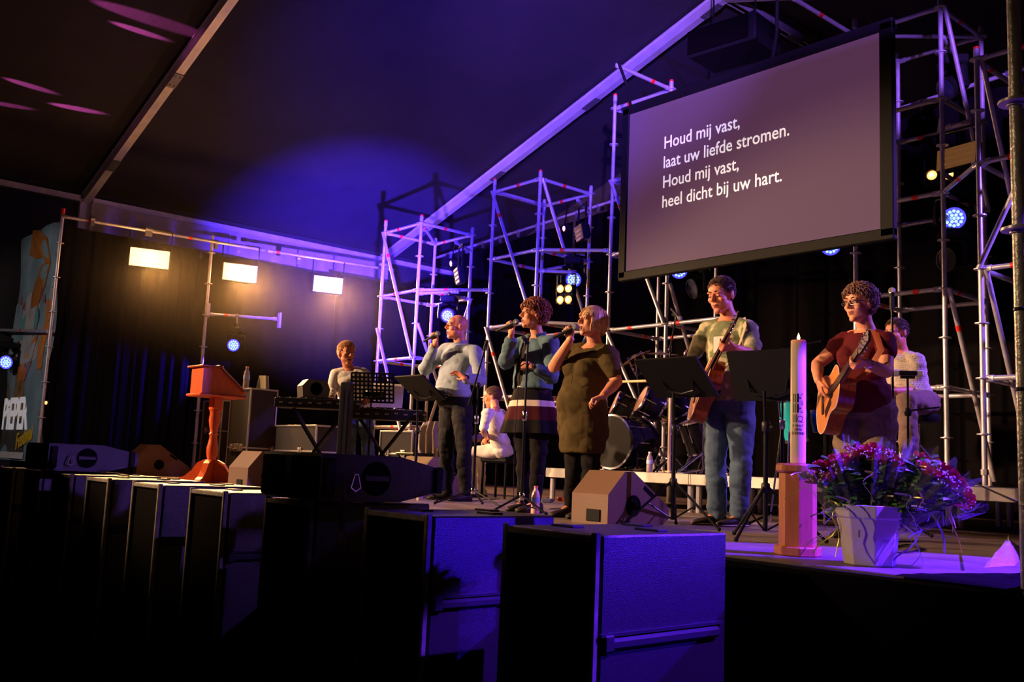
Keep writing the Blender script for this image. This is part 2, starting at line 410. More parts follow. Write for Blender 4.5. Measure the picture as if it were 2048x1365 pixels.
def face_parts(p, root, brow=(.05, .02, .01), open_=True):
    r, f, u = head_axes(p); k = p.hs; A = Matrix((r, f, u)).transposed(); H = p.head
    def L(x, y, z): return H+r*(x*k)+f*(y*k)+u*(z*k)
    for s in (-1, 1):
        e = MB()
        if open_:
            e.ell(L(.031*s, .0765, .0055), (.0135*k, .0125*k, .0072*k), A, 14)
            e.ell(L(.031*s, .0845, .0055), (.0058*k, .005*k, .0058*k), A, 10, mi=1)
            e.tube([L((.031-.015)*s, .085, .009), L(.031*s, .0895, .0142), L((.031+.016)*s, .080, .009)], .0018*k, 5, mi=2)
            ob('eye', e, [M_eyew, M_iris, mat('lash', (.02, .01, .01), .7)], root, True, True)
        else:
            e.tube([L((.031-.014)*s, .086, .002), L(.031*s, .0905, -.002), L((.031+.016)*s, .080, .001)], .0022*k, 5)
            ob('eyelash', e, mat('lash', (.02, .01, .01), .7), root, True, True)
        b = MB(); b.tube([L(.014*s, .094, .031), L(.03*s, .0935, .0355), L(.049*s, .080, .029)], [(.002*k, .004*k), (.0025*k, .0048*k), (.0015*k, .002*k)], 6, flat=tuple(u))
        ob('eyebrow', b, mat('brow_%02d' % int(brow[0]*100), brow, .9), root, True, True)
    lp = MB(); mo = p.mouth
    lp.tube([L(-.022, .080, -.0565), L(-.010, .0945, -.054), L(0, .0945, -.0555), L(.010, .0945, -.054), L(.022, .080, -.0565)], [.002*k, .0038*k, .0035*k, .0038*k, .002*k], 6)
    lp.tube([L(-.021, .079, -.060-mo), L(0, .0935, -.064-mo), L(.021, .079, -.060-mo)], [.002*k, .0048*k, .002*k], 6)
    if mo > 0: lp.ell(L(0, .0865, -.058-mo*.5), (.017*k, .0075*k, (.004+mo*.55)*k), A, 12, mi=1)
    ob('lips', lp, [M_lip, M_mouth], root, True, True)
def hairline(x, y):
    pts = [(-.12, -.085), (-.05, -.07), (-.02, -.035), (.005, .012), (.03, .028), (.055, .062), (.09, .082)]
    for i in range(len(pts)-1):
        if y <= pts[i+1][0]: return lerp(pts[i][1], pts[i+1][1], max(0, (y-pts[i][0])/(pts[i+1][0]-pts[i][0])))
    return .082
def hair_short(p, root, M, ln=.03, wild=.3, n=700, back=.3, lift=0, thick=1, extra=.006, curly=False):
    r, f, u = head_axes(p); k = p.hs; H = p.head; rnd = random.Random(int(p.head.x*1000)); mb = MB()
    def W(q): return H+r*(q[0]*k)+f*(q[1]*k)+u*(q[2]*k)
    a0 = (.076+extra*.5, .096+extra*.5, .089+extra*.5)
    # scalp cap
    A = MB(); N = 40
    def sp(i, j):
        ph = -.9+(math.pi/2+.9)*i; an = 2*math.pi*j; return (a0[0]*math.cos(ph)*math.cos(an), -.014+a0[1]*math.cos(ph)*math.sin(an), .030+a0[2]*math.sin(ph))
    nu, nv = 26, 40; idx = {}; vs = []; fs = []
    for i in range(nu):
        for j in range(nv):
            q = [sp((i+a)/nu, (j+b)/nv) for a, b in ((0, 0), (1, 0), (1, 1), (0, 1))]
            c = [sum(z[t] for z in q)/4 for t in range(3)]
            if c[2] > hairline(c[0], c[1])-lift: fs.append([len(vs)+t for t in range(4)]); vs += [W(z) for z in q]
    mb.add(vs, fs)
    for _ in range(n):
        while True:
            th = rnd.uniform(0, 2*math.pi); z = rnd.uniform(-.9, 1); cz = math.sqrt(1-z*z)
            q = V((a0[0]*cz*math.cos(th), -.014+a0[1]*cz*math.sin(th), .030+a0[2]*z))
            if q.z > hairline(q.x, q.y)-lift: break
        nn = V((cz*math.cos(th), cz*math.sin(th), z)); d = (nn*.8+V((0, -back, -.25*(1-z)))+V([rnd.uniform(-wild, wild) for _ in range(3)])).normalized()
        l = ln*rnd.uniform(.6, 1.25)*(1.15 if z > .3 else .75); d2 = (d+V((0, -back, -.3))*.6+V([rnd.uniform(-wild, wild) for _ in range(3)])).normalized()
        if curly:
            tg = nn.cross(V([rnd.uniform(-1, 1) for _ in range(3)])).normalized(); dn = V((0, -.3, -.5)); mb.tube([W(q-nn*.004), W(q+nn*l*.5+tg*l*.1), W(q+nn*l*.75+tg*l*.5+dn*l*.2), W(q+nn*l*.45+tg*l*.85+dn*l*.5), W(q+nn*l*.15+tg*l*.7+dn*l*.6)], [.004*k*thick, .0045*k*thick, .0042*k*thick, .0035*k*thick, .001*k], 5); continue
        mb.tube([W(q-nn*.004), W(q+d*l*.5), W(q+d*l*.5+d2*l*.6)], [.0042*k*thick, .0036*k*thick, .001*k], 4)
    ob('hair', mb, M, root, 'full', True)
def hair_bob(p, root, M, length=-.075, n=260, r0=.008):
    r, f, u = head_axes(p); k = p.hs; H = p.head; rnd = random.Random(5); mb = MB()
    def W(q): return H+r*(q[0]*k)+f*(q[1]*k)+u*(q[2]*k)
    for i in range(n):
        az = math.radians(rnd.uniform(38, 322)) if i % 6 else math.radians(rnd.choice([rnd.uniform(15, 55), rnd.uniform(305, 345)]))
        # az 0 = front; go round the head
        sx = math.sin(az); cy = math.cos(az); front = cy > .55
        end = (.052 if front else length+rnd.uniform(-.012, .008)); pts = []
        for t in (0, .15, .32, .5, .7, .85, 1):
            ph = math.pi/2*(1-min(1, t*1.7)); rad = math.cos(ph)
            bul = 1.10+rnd.uniform(-.02, .05)
            x = .079*bul*rad*sx*(1.02 if t > .5 else 1); y = -.014+.099*bul*rad*cy; z = .030+.094*math.sin(ph)*1.04
            if t > .58: z = lerp(.03, end, (t-.58)/.42); x *= 1-.10*((t-.58)/.42)**2; y = y if cy > 0 else y*(1-.18*((t-.58)/.42)**2)
            if front and t > .5: y = max(y, .062); x = (abs(x)+.018*(t-.5))*(1 if sx > 0 else -1)
            pts.append(W((x, y, z)))
        mb.tube(pts, [r0*.6*k]+[r0*k]*5+[r0*.5*k], 5)
    mb.ell(W((0, -.022, .034)), (.082*k, .094*k, .090*k), Matrix((r, f, u)).transposed(), 20)
    ob('hair', mb, M, root, True, True)
def base_person(name_label, base, F, T=TM, wid=1, dep=1, belly=0, hs=1, jaw=1, nk=1, mouth=0):
    p = P(); p.F = nrm(F); p.base = V(base); p.T = T; p.wid = wid; p.dep = dep; p.belly = belly; p.hs = hs; p.jaw = jaw; p.nk = nk; p.mouth = mouth
    p.root = thing('person', name_label, 'person', base)
    p.J = lambda x, y, f=0: pplane(x, y, p.base+p.F*f, p.F)
    return p
def body(p, mats, arm, leg, handR, handL, voxel=.0048, feet=True, bust=0, short=None):
    mb = MB(); build_head(mb, p)
    mb.loft([ring(p, t) for t in (-.1, 0, .1, .2, .3, .4, .5, .6, .7, .8, .87, .93, .97, 1.01)], 26)
    for s, e, w_ in ((p.shR, p.elR, p.wrR), (p.shL, p.elL, p.wrL)):
        limb(mb, s, e, w_, arm); mb.tube([lerp(s, p.neck, .45), s, lerp(s, e, .12)], [arm[0]*.9, arm[0]*1.05, arm[0]], 14, round_=True)
    for h, k_, a in ((p.hipR, p.knR, p.anR), (p.hipL, p.knL, p.anL)): limb(mb, h, k_, a, leg)
    for a, t in ((p.anR, p.toR), (p.anL, p.toL)): mb.tube([a-V((0, 0, .01)), lerp(a, t, .5)+V((0, 0, -.012)), t-V((0, 0, .012))], [(.030), (.026), (.016)], 12, round_=True)
    if bust:
        r_, f_, u_ = ring(p, .66)[1].normalized(), ring(p, .66)[2].normalized(), V((0, 0, 1)); c = ring(p, .64)[0]
        for s in (-1, 1): mb.ell(c+r_*(.068*s)+f_*(.07), (bust, bust*.9, bust), None, 14)
    for fn in (handR, handL):
        if fn: fn(mb)
    me = remesh(mb, voxel, 'body', 2)
    return ob('body', me, mats, p.root, 'full', True)
def garment(p, name, M, fn, voxel=.009, label=None, smooth=3, faces=None, folds=.014):
    mb = MB(); fn(mb); me = remesh(mb, voxel, name, smooth)
    Ms = M if isinstance(M, list) else [M]
    for q in Ms: me.materials.append(q)
    if faces:
        n = len(me.polygons); c = np.empty(n*3, 'f'); me.polygons.foreach_get('center', c); c = c.reshape(-1, 3)
        me.polygons.foreach_set('material_index', faces(c).astype('i'))
    if folds:
        from mathutils import noise
        n = len(me.vertices); c = np.empty(n*3, 'f'); me.vertices.foreach_get('co', c); nn = np.empty(n*3, 'f'); me.vertices.foreach_get('normal', nn); c = c.reshape(-1, 3); nn = nn.reshape(-1, 3)
        d = np.array([abs(noise.noise(V((x*4.5+z*1.2, y*4.5, z*9))))*1.7+abs(noise.noise(V((x*11, y*11, z*17+x*6))))*.8 for x, y, z in c], 'f'); c = c+nn*((d-.35)*folds)[:, None]
        me.vertices.foreach_set('co', c.reshape(-1)); me.update()
    return ob(name, me, Ms, p.root, 'full', True, label=label)
def shoe(p, a, t, M):
    mb = MB(); d = V((t.x-a.x, t.y-a.y, 0)).normalized(); s = d.cross(V((0, 0, 1))); z0 = p.floor
    c = V((a.x, a.y, z0)); L = .27
    rings = []
    for q, w_, h in ((-.07, .024, .05), (-.06, .034, .075), (-.02, .038, .085), (.04, .042, .07), (.10, .047, .05), (.15, .045, .04), (.185, .03, .028), (.195, .012, .015)):
        rings.append((c+d*q+V((0, 0, h*.5+.005)), s*w_, V((0, 0, h*.52))))
    mb.loft(rings, 16); ob('shoe', mb, M, p.root, 'full', True)
    sb = MB(); sb.loft([(c+d*q+V((0, 0, .009)), s*w_, V((0, 0, .009))) for q, w_ in ((-.075, .02), (-.06, .038), (.03, .044), (.1, .05), (.16, .046), (.2, .015))], 16)
    return sb
def pants(mb, p, leg, inf=.014, top=.16, flare=0, t2=1):
    mb.loft([ring(p, t, inf) for t in (-.1, -.05, 0, .06, top*.7, top)], 24)
    for h, k_, a in ((p.hipR, p.knR, p.anR), (p.hipL, p.knL, p.anL)):
        mb.tube([h, lerp(h, k_, .5), k_, lerp(k_, a, .35*t2), lerp(k_, a, .75*t2), lerp(k_, a, t2)], [leg[0]+inf, leg[1]+inf, leg[2]+inf*1.1, leg[3]+inf, leg[3]*.85+inf+flare, leg[4]+inf*1.3+flare], 16, round_=True)
        # creases round knee and ankle
        for q in (.62, .78, .9):
            c = lerp(k_, a, q*t2); mb.ell(c, (leg[4]+inf*1.55+flare+.004, leg[4]+inf*1.55+flare+.004, .012), None, 12)
def top(mb, p, arm, inf=.014, t0=.02, t1=.95, sleeve=(1, .9), sinf=None, hemflare=0, bust=0, sleeveR=None):
    ts = [t0, t0+.02]+[t for t in (.1, .2, .3, .4, .5, .6, .7, .8, .87, .92) if t0+.03 < t < t1]+[t1]
    mb.loft([ring(p, t, inf+(hemflare if t < t0+.12 else 0)) for t in ts], 26)
    si = inf if sinf is None else sinf
    for s, e, w_, sl in ((p.shR, p.elR, p.wrR, sleeveR or sleeve), (p.shL, p.elL, p.wrL, sleeve)):
        limb(mb, s, e, w_, arm, si, 16, sl[0], sl[1])
        mb.tube([lerp(s, p.neck, .5)+V((0, 0, -.012)), s, lerp(s, e, .12)], [arm[0]*.8+inf, arm[0]*.97+inf, arm[0]*.97+si], 16, round_=True)
        if sl[0] >= 1:                                         # bunched folds at the elbow
            for q in (-.12, .1):
                c = lerp(e, s if q < 0 else w_, abs(q)); mb.ell(c, (arm[2]+si+.006,)*3, None, 12)
    if bust:
        r_, f_ = ring(p, .66)[1].normalized(), ring(p, .66)[2].normalized(); c = ring(p, .64)[0]
        for s in (-1, 1): mb.ell(c+r_*(.066*s)+f_*.072, (bust+inf*.7,)*3, None, 16)
def ss(p, sx, z0=None):  # default legs from pixels not needed
    pass
def hips(p, c, half=.095):
    c = V(c); ax = nrm(p.shR-p.shL); ax.z = 0; ax.normalize(); p.hipR = c+ax*half; p.hipL = c-ax*half
def legs(p, knR, anR, knL, anL, toe=.12, td=None):
    p.knR, p.anR, p.knL, p.anL = V(knR), V(anR), V(knL), V(anL); d = td or (p.F, p.F)
    p.toR = p.anR+d[0]*toe+V((0, 0, -.05)); p.toL = p.anL+d[1]*toe+V((0, 0, -.05))
# ---------------------------------------------------------------- microphones (held)
def microphone(label, G, A, group=None, L=.19):
    A = nrm(A); t = thing('microphone', label, 'microphone', G, group=group); M = zframe(V(G), A)
    b = MB(); b.lathe([(.0095, -L*.62), (.0115, -L*.61), (.0120, -L*.3), (.0175, L*.25), (.0185, L*.27)], 16, M); ob('handle', b, M_plastic, t, True, True)
    c = MB(); c.lathe([(.0185, L*.27), (.0215, L*.275), (.0215, L*.30), (.018, L*.31)], 16, M); ob('collar', c, M_chrome, t, True, True)
    g = MB(); g.ell(M @ V((0, 0, L*.41)), (.0255,)*3, M.to_3x3(), 18); ob('grille', g, mat('mic_mesh', (.28, .26, .22), .35, .8, bump=.6, bscale=400), t, True, True)
    return t
# ================================================================ setting
EX, EZ, RX, RZ = -17.2, 5.80, -8.33, 8.62           # eave and ridge of the tent
ob('floor', MB().box((-7, 3, -.05), (40, 34, .1)), M_ground, kind='structure')
def roofz(X): return EZ+(RZ-EZ)*(X-EX)/(RX-EX) if X < RX else RZ-(RZ-EZ)*(X-RX)/(RX-EX)
rb = MB()
def rfn(X0, X1):
    def f(i, j):
        X = lerp(X0, X1, i); Y = -6+19.5*j; fr = ((Y-4.88+30.6) % 6.12)/6.12; sag = .10*math.sin(math.pi*fr)*math.sin(math.pi*i)
        return V((X, Y, roofz(X)+.16-sag))
    return f
rb.grid(rfn(EX, RX), 20, 80); rb.grid(rfn(RX, 2*RX-EX+.6), 20, 80)
ob('ceiling', rb, M_roof, smooth=True, kind='structure')
def wav(p0, p1, z0, z1, amp, n, seed=1, top=None, fm=1):
    rnd = random.Random(seed); ph = [rnd.uniform(0, 6.3) for _ in range(6)]; p0 = V(p0); p1 = V(p1); d = p1-p0; nn = V((-d.y, d.x, 0)).normalized(); L = d.length
    def f(i, j):
        s = i*L; a = sum(math.sin(s*fq*fm+ph[k])*am for k, (fq, am) in enumerate(((7, .5), (11.3, .35), (17, .3), (3.1, .4), (26, .12))))
        zt = z1 if top is None else top(i); tt = lerp(.45, 1, 1-j) if amp > .02 else 1
        q = p0+d*i+nn*(amp*a*tt); q.z = lerp(z0, zt, j); return q
    return MB().grid(f, n, 14)
ob('wall_left', wav((-17.2, -6, 0), (-17.2, 13.6, 0), 0, 5.95, .012, 160, 2), M_wall, smooth=True, kind='structure')
wb = MB(); wb.add([(-17.4, 13.4, 0), (1, 13.4, 0), (1, 13.4, 5.8), (RX, 13.4, RZ+.2), (-17.4, 13.4, 5.8)], [(0, 1, 2, 3, 4)])
ob('wall_back', wb, mat('olive_gable_canvas', (.055, .05, .02), .7), kind='structure')
ob('wall_right', wav((.9, 13, 0), (.9, -6, 0), 0, 5.5, .012, 60, 3), M_wall, smooth=True, kind='structure')
# narrow spots added without fixtures to draw magenta streaks on the tent roof
def rhit(x, y):
    d = ray(x, y); k = (RZ-EZ)/(RX-EX); t_ = (EZ+k*(CAM.x-EX)+.1-CAM.z)/(d.z-k*d.x); return CAM+d*t_
for (xa, ya, xb, yb, pw, wd) in ((212, 10, 325, 50, 9000, 3.2), (215, 42, 298, 72, 26000, 1.5), (-10, 150, 115, 190, 16000, 1.6), (85, 206, 170, 224, 24000, 1.6), (-30, 203, 40, 216, 9000, 1.5)):
    a, b = rhit(xa, ya), rhit(xb, yb); c = (a+b)/2; L_ = (b-a).length; nn = V(((RZ-EZ)/(RX-EX), 0, -1)).normalized()
    spot('magenta_streak', c-(b-a).normalized()*3.4+nn*.62, c, (1, .12, .62), pw, wd*1.3, .6, .01)
# rafters, ridge beam and purlins
def beam(name, a, b, w_=.09, h=.2):
    a = V(a); b = V(b); d = (b-a).normalized(); s = d.cross(V((0, 0, 1))).normalized(); u = s.cross(d)
    t = thing(name, None, None, a, kind='structure'); mb = MB(); M = Matrix((s, d, u)).transposed()
    mb.box((a+b)/2, (w_, (b-a).length, h), M, ch=.012)
    for sg in (-1, 1): mb.box((a+b)/2+u*(h/2-.012)*sg, (w_+.03, (b-a).length, .024), M)
    ob('profile', mb, M_alu, t, True, True)
    k = 0
    pl = MB()
    for q in (.15, .42, .69, .97):
        c = lerp(a, b, q); pl.box(c-u*(h/2+.006), (w_+.04, .34, .014), M)
        for i in (-1, 1):
            for j in (-1, 1): pl.tube([c-u*(h/2)+s*.035*i+d*.11*j, c-u*(h/2+.026)+s*.035*i+d*.11*j], .012, 6)
    obs('splice_plate', pl, mat('dull_plate', (.2, .2, .21), .5, .6), t, False, True)
for i, Y in enumerate((-1.24, 4.88, 11.0)):
    beam('trim_1', (EX, Y, EZ), (RX, Y, RZ)); beam('trim_2', (RX, Y, RZ), (2*RX-EX, Y, EZ))
beam('trim_3', (RX, -6, RZ-.02), (RX, 13.4, RZ-.02), .09, .12)
for Y0, Y1 in ((-1.14, 4.78), (4.98, 10.9), (11.1, 13.4)): beam('trim_4', (EX+.1, Y0, EZ-.02), (EX+.1, Y1, EZ-.02), .07, .10)
# tent legs at the eaves
for Y in (4.88, 11.0):
    ob('trim_5', MB().box((EX+.05, Y, EZ/2), (.1, .18, EZ)), M_alu, kind='structure')
# crinkled tarpaulin strip below the left eave
ob('tarpaulin', wav((-17.0, 4.95, 0), (-17.0, 10.9, 0), 5.1, 5.72, .05, 200, 9), mat('silvery_tarpaulin', (.65, .58, .5), .25, .3, bump=.9, bscale=5), smooth=True,
   label='crinkled silvery tarpaulin strip hanging under the left tent eave', cat='tarpaulin')
# ---------------------------------------------------------------- stage
SZ = 1.2; SY = 3.75; RSZ = 1.56; RY = 7.25
t = thing('stage', None, None, (0, SY, 0), kind='structure')
nx = 8; xs = [-15.2+2.0*i for i in range(nx+1)]
pm = MB().box((0, 0, 0), (1.992, .992, .04), ch=.004).mesh('deck_panel'); pm.materials.append(M_deck)
for i in range(nx):
    for j in range(8): ob('deck_panel', pm, M_deck, t, loc=(xs[i]+1, .5+j, SZ-.02))
mb = MB()
for j in (0,): mb.box((-7.2, SY-.015, SZ-.09), (16, .03, .16))
for i in range(nx+1): mb.box((xs[i], SY+4, SZ-.1), (.05, 8, .12))
ob('deck_frame', mb, M_black, t, world=True)
lg = MB().tube([(0, 0, 0), (0, 0, SZ-.05)], .03, 8).mesh('leg'); lg.materials.append(M_tube)
for i in range(nx+1):
    for j in (0, 3, 6): ob('leg', lg, M_tube, t, loc=(xs[i]*.998, .12+j, 0))
ob('stage_skirt', wav((-15.2, SY-.05, 0), (.8, SY-.05, 0), 0.02, SZ-.02, .012, 200, 12), M_curtain, smooth=True,
   label='black cloth skirt covering the front face of the stage', cat='skirt')
# rear riser with aluminium edged decks
t = thing('riser', 'low drum riser of plywood decks with aluminium edges and tube legs', 'riser', (-7.8, RY, SZ))
rp = MB().box((0, 0, 0), (1.90, .97, .03), ch=.003).mesh('deck_panel'); rp.materials.append(M_deck)
re_ = MB()
for sx in (-1, 1): re_.box((sx*.985, 0, -.035), (.03, 1.0, .10), ch=.004)
for sy in (-1, 1): re_.box((0, sy*.49, -.035), (1.96, .03, .10), ch=.004)
rem = re_.mesh('deck_edge'); rem.materials.append(M_decke)
for i in range(4):
    for j in range(3):
        c = (1.0+2.0*i, .5+j*1.0, RSZ-SZ-.018)
        ob('deck_panel', rp, M_deck, t, loc=c); ob('deck_edge', rem, M_decke, t, loc=c)
lm = MB().tube([(0, 0, .0), (0, 0, RSZ-SZ-.05)], .03, 10).mesh('leg'); lm.materials.append(M_tube)
for i in range(5):
    for j in range(4):
        for dx in ((-.05, .05) if 0 < i < 4 else (.05,)): ob('leg', lm, M_tube, t, loc=(2.0*i+dx, .07+j*.98 if j else .07, 0))
# ---------------------------------------------------------------- black curtains
def curt(label, p0, p1, z0, z1, seed, amp=.05, group='black backdrop drapes', top=None, fm=1):
    o = ob('curtain', wav(p0, p1, z0, z1, amp, int((V(p1)-V(p0)).length*(34 if fm == 1 else 90)), seed, top, fm), M_curtain, smooth=True); o['label'] = label; o['category'] = 'curtain'; o['group'] = group
curt('black side drape in folds left of the stage, nearest the festival banner', (-14.85, 4.0, 0), (-14.85, 6.05, 0), SZ-.0, 4.78, 21, .05, fm=2.6)
curt('black side drape behind the lectern and tall racks', (-14.95, 6.12, 0), (-14.95, 8.6, 0), SZ, 4.78, 22)
curt('black side drape behind the keyboard player', (-15.0, 8.65, 0), (-15.0, 11.0, 0), SZ, 4.85, 23)
for k, (a, b, lb) in enumerate(((-14.9, -11.6, 'black rear drape behind the leftmost scaffold tower'), (-11.55, -8.2, 'black rear drape behind the second scaffold tower and singers'), (-8.15, -4.8, 'black rear drape below the projection screen behind the drums'), (-4.75, .7, 'black rear drape behind the rightmost scaffold towers'))):
    z = lambda X: 5.55+(X+15)*.06
    curt(lb, (a, 11.2, 0), (b, 11.2, 0), SZ, 5.6, 31+k, .07, top=lambda i, a=a, b=b: z(lerp(a, b, i)))
# curtain tube with hooks along the rear
t = thing('curtain_rail', 'long steel tube carrying the rear drapes below the gable', 'rail', (-15, 11.1, 5.6))
ob('tube', MB().tube([(-15.4, 11.1, 5.62), (.7, 11.1, 6.58)], .026, 10), M_tube, t, True, True)
hk = MB().box((0, 0, -.02), (.03, .05, .14)).mesh('hook'); hk.materials.append(M_clamp)
for i in range(32): ob('hook', hk, M_clamp, t, loc=(.1+i*.5, 0, .03+i*.03))
# ---------------------------------------------------------------- scaffolding
def rosette_mesh():
    b = MB(); b.lathe([(.026, -.012), (.031, -.012), (.031, -.005), (.061, -.005), (.061, .005), (.031, .005), (.031, .012), (.026, .012)], 12); me = b.mesh('rosette'); me.materials.append(M_tube)
    me.polygons.foreach_set('use_smooth', [True]*len(me.polygons)); me.set_sharp_from_angle(angle=.6); return me
ROS = rosette_mesh()
def standard(t, x, y, zb, zt, zr, off=0):
    """vertical tube with a rosette each half metre, zr = a ring height"""
    lx = V((x, y, 0))-MW[t.name].translation; lx.z = 0
    b = MB(); b.tube([(0, 0, zb-SZ), (0, 0, zt-SZ)], .0242, 12); b.lathe([(.029, zt-SZ-.10), (.029, zt-SZ-.02)], 12); b.box((0, 0, zb-SZ+.004), (.13, .13, .008)); b.lathe([(.035, zb-SZ+.10), (.035, zb-SZ+.15)], 8)
    s = ob('standard', b, M_tube, t, True, loc=lx)
    z = zr
    while z-.5 > zb+.15: z -= .5
    while z < zt-.02:
        ob('rosette', ROS, M_tube, s, loc=(0, 0, z-SZ)); z += .5
    return s
def ledger(t, a, b, tape=None, r=.0242):
    a = V(a); b = V(b); d = (b-a).normalized(); m_ = MB()
    m_.tube([a+d*.06, b-d*.06], r, 12)
    for q, sg in ((a, 1), (b, -1)):
        m_.tube([q+d*sg*.03, q+d*sg*.10], [(.012, .03), (.030, .030)], 8, flat=(0, 0, 1))
    o = ob('ledger', m_, M_tube, t, True, True)
    if tape is not None:
        for q in (tape if hasattr(tape, '__len__') else (tape,)):
            c = lerp(a, b, q); ob('tape', MB().tube([c-d*.03, c+d*.03], r+.003, 12), M_tape, o, True, True)
def brace(t, a, b, tape=None):
    a = V(a); b = V(b); m_ = MB(); m_.tube([a, b], .0242, 10); o = ob('diagonal_brace', m_, M_tube, t, True, True)
    if tape: c = lerp(a, b, tape); d = (b-a).normalized(); ob('tape', MB().tube([c-d*.03, c+d*.03], .027, 10), M_tape, o, True, True)
def tower(label, x, y, zt, zb, levels, size=.98, braces=(), sx=-1, tops=(.12, .2, .12, .1)):
    """x,y = nearest corner; sx -1: body extends to -x"""
    t = thing('scaffold_tower', label, 'scaffolding', (x, y, SZ), group='ringlock scaffold towers behind the band')
    A = V((x, y, 0)); B = V((x+sx*size, y, 0)); Cc = V((x, y+size, 0)); D = V((x+sx*size, y+size, 0)); c = dict(A=A, B=B, C=Cc, D=D)
    for k, q in enumerate((A, B, Cc, D)):
        s = standard(t, q.x, q.y, zb, zt+tops[k], zt)
        if k < 2: ob('tape', MB().tube([(q.x, q.y, zt+tops[k]-.05), (q.x, q.y, zt+tops[k]+.004)], .027, 10), M_tape, s, True, True)
    rnd = random.Random(int(abs(x)*10))
    z = zt
    for z in levels:
        u = V((0, 0, z))
        for a, b in (('A', 'B'), ('A', 'C'), ('B', 'D'), ('C', 'D')): ledger(t, c[a]+u, c[b]+u, rnd.choice([.3, .6, .72, None, .45]))
    for a, za, b, zb_ in braces:
        off = V((0, -.045, 0)) if a+b in ('AB', 'BA') else V((.045, 0, 0)); off = off if a+b not in ('AD', 'DA', 'BC', 'CB') else V((0, 0, 0))
        brace(t, c[a]+V((0, 0, za))+off, c[b]+V((0, 0, zb_))+off, .2 if rnd.random() < .4 else None)
    return t, c
z = 5.05
LT, cL = tower('leftmost scaffold tower, lowest of the row, behind the keyboard', -11.44, 7.95, z, SZ, (z, z-1, z-2, z-3), .96, (('B', z, 'A', z-2), ('A', z, 'D', z), ('B', z-1.5, 'A', z-3.4), ('A', z-1.5, 'C', z-3.4), ('C', z-1, 'D', z-3)))
z = 5.5
Mt, cM = tower('scaffold tower behind the three standing singers', -9.58, 8.6, z, SZ, (z, z-1, z-2, z-3), .99, (('B', z, 'A', z-2), ('A', z, 'C', z-2), ('B', z-2, 'A', z-4), ('D', z, 'B', z), ('C', z-2, 'A', z-4)))
z = 6.36
ST, cS = tower('scaffold tower hidden by the projection screen, above the drum kit', -7.62, 9.0, z, RSZ, (z, z-1, z-2, z-3), .97, (('B', z-1.0, 'A', z-3), ('B', z-3, 'A', z-4.6), ('A', z-2.5, 'C', z-4.4)))
z = 6.52
Rt, cR = tower('tall scaffold tower immediately right of the projection screen', -4.42, 9.5, z, RSZ, (z, z-1, z-2, z-3, z-4), .97, (('A', z, 'C', z-2), ('B', z, 'C', z), ('A', z-3, 'C', z-4.9)))
z = 5.52
Ft, cF = tower('scaffold tower at the far right beside the thick near pole', -3.76, 8.8, z, RSZ, (z, z-1, z-2, z-3), .98, (('B', z, 'A', z-2), ('A', z, 'C', z-2), ('A', z-2, 'C', z-3.9)), sx=1)
# ledgers that bridge the towers and the outriggers that carry the screen
for lb, a, b, tp in (('horizontal tube joining the leftmost tower to the second tower', (-11.44, 7.95, 4.05), (-10.57, 8.6, 4.05), .4),
                     ('upper horizontal tube joining the second tower to the screen tower', (-9.58, 8.6, 4.5), (-8.59, 9.0, 4.42), .35),
                     ('lower horizontal tube joining the second tower to the screen tower', (-9.58, 8.6, 3.5), (-8.59, 9.0, 3.42), .8),
                     ('short horizontal tube joining the two rightmost towers', (-4.42, 9.5, 4.52), (-3.76, 8.8, 4.52), .5),
                     ('outrigger tube above the left half of the screen', (-7.62, 9.0, 6.36), (-7.62, 7.95, 6.36), .35),
                     ('outrigger tube above the right end of the screen', (-5.39, 9.5, 6.52), (-5.39, 8.2, 6.52), .55),
                     ('upper horizontal tube across the screen tower going right', (-7.62, 9.0, 3.36), (-6.66, 9.0, 3.36), .2)):
    t = thing('scaffold_tube', lb, 'tube', a, group='loose tubes between scaffold towers'); ledger(t, a, b, tp)
# left lighting frame: bar, two poles
def pole(label, x, y, zb, zt, zr, top_tape=False, r=.0242, zoff=0):
    t = thing('scaffold_pole', label, 'pole', (x, y, zb)); b = MB(); b.tube([(x, y, zb), (x, y, zt)], r, 14)
    for q in (zb+.1, (zb+zt)/2): b.lathe([(r+.004, q), (r+.004, q+.12)], 14, Matrix.Translation((x, y, 0)))
    ob('tube', b, M_tube, t, True, True); z = zr
    while z > zb+.4: z -= .5
    while z < zt-.03:
        ob('rosette', ROS, M_tube, t, loc=(0, 0, z-zb)); z += .5
    if top_tape: ob('tape', MB().tube([(x, y, zt-.09), (x, y, zt+.01)], r+.006, 12), M_tape, t, True, True)
    return t
pole('scaffold pole beside the festival banner at the stage corner', -14.55, 3.85, SZ, 4.95, 4.45, True)
pole('scaffold pole behind the lectern carrying the short crossbar', -14.5, 6.08, SZ, 4.98, 4.7)
t = thing('lighting_bar', 'long horizontal tube carrying the three warm floodlights', 'tube', (-14.5, 3.8, 4.86))
ledger(t, (-14.53, 3.8, 4.84), (-14.47, 7.0, 4.9), (.13, .6)); ledger(t, (-14.47, 7.0, 4.9), (-14.4, 9.5, 4.97), (.08,))
brace(t, (-14.53, 4.6, 4.86), (-15.2, 5.6, 5.05)); 
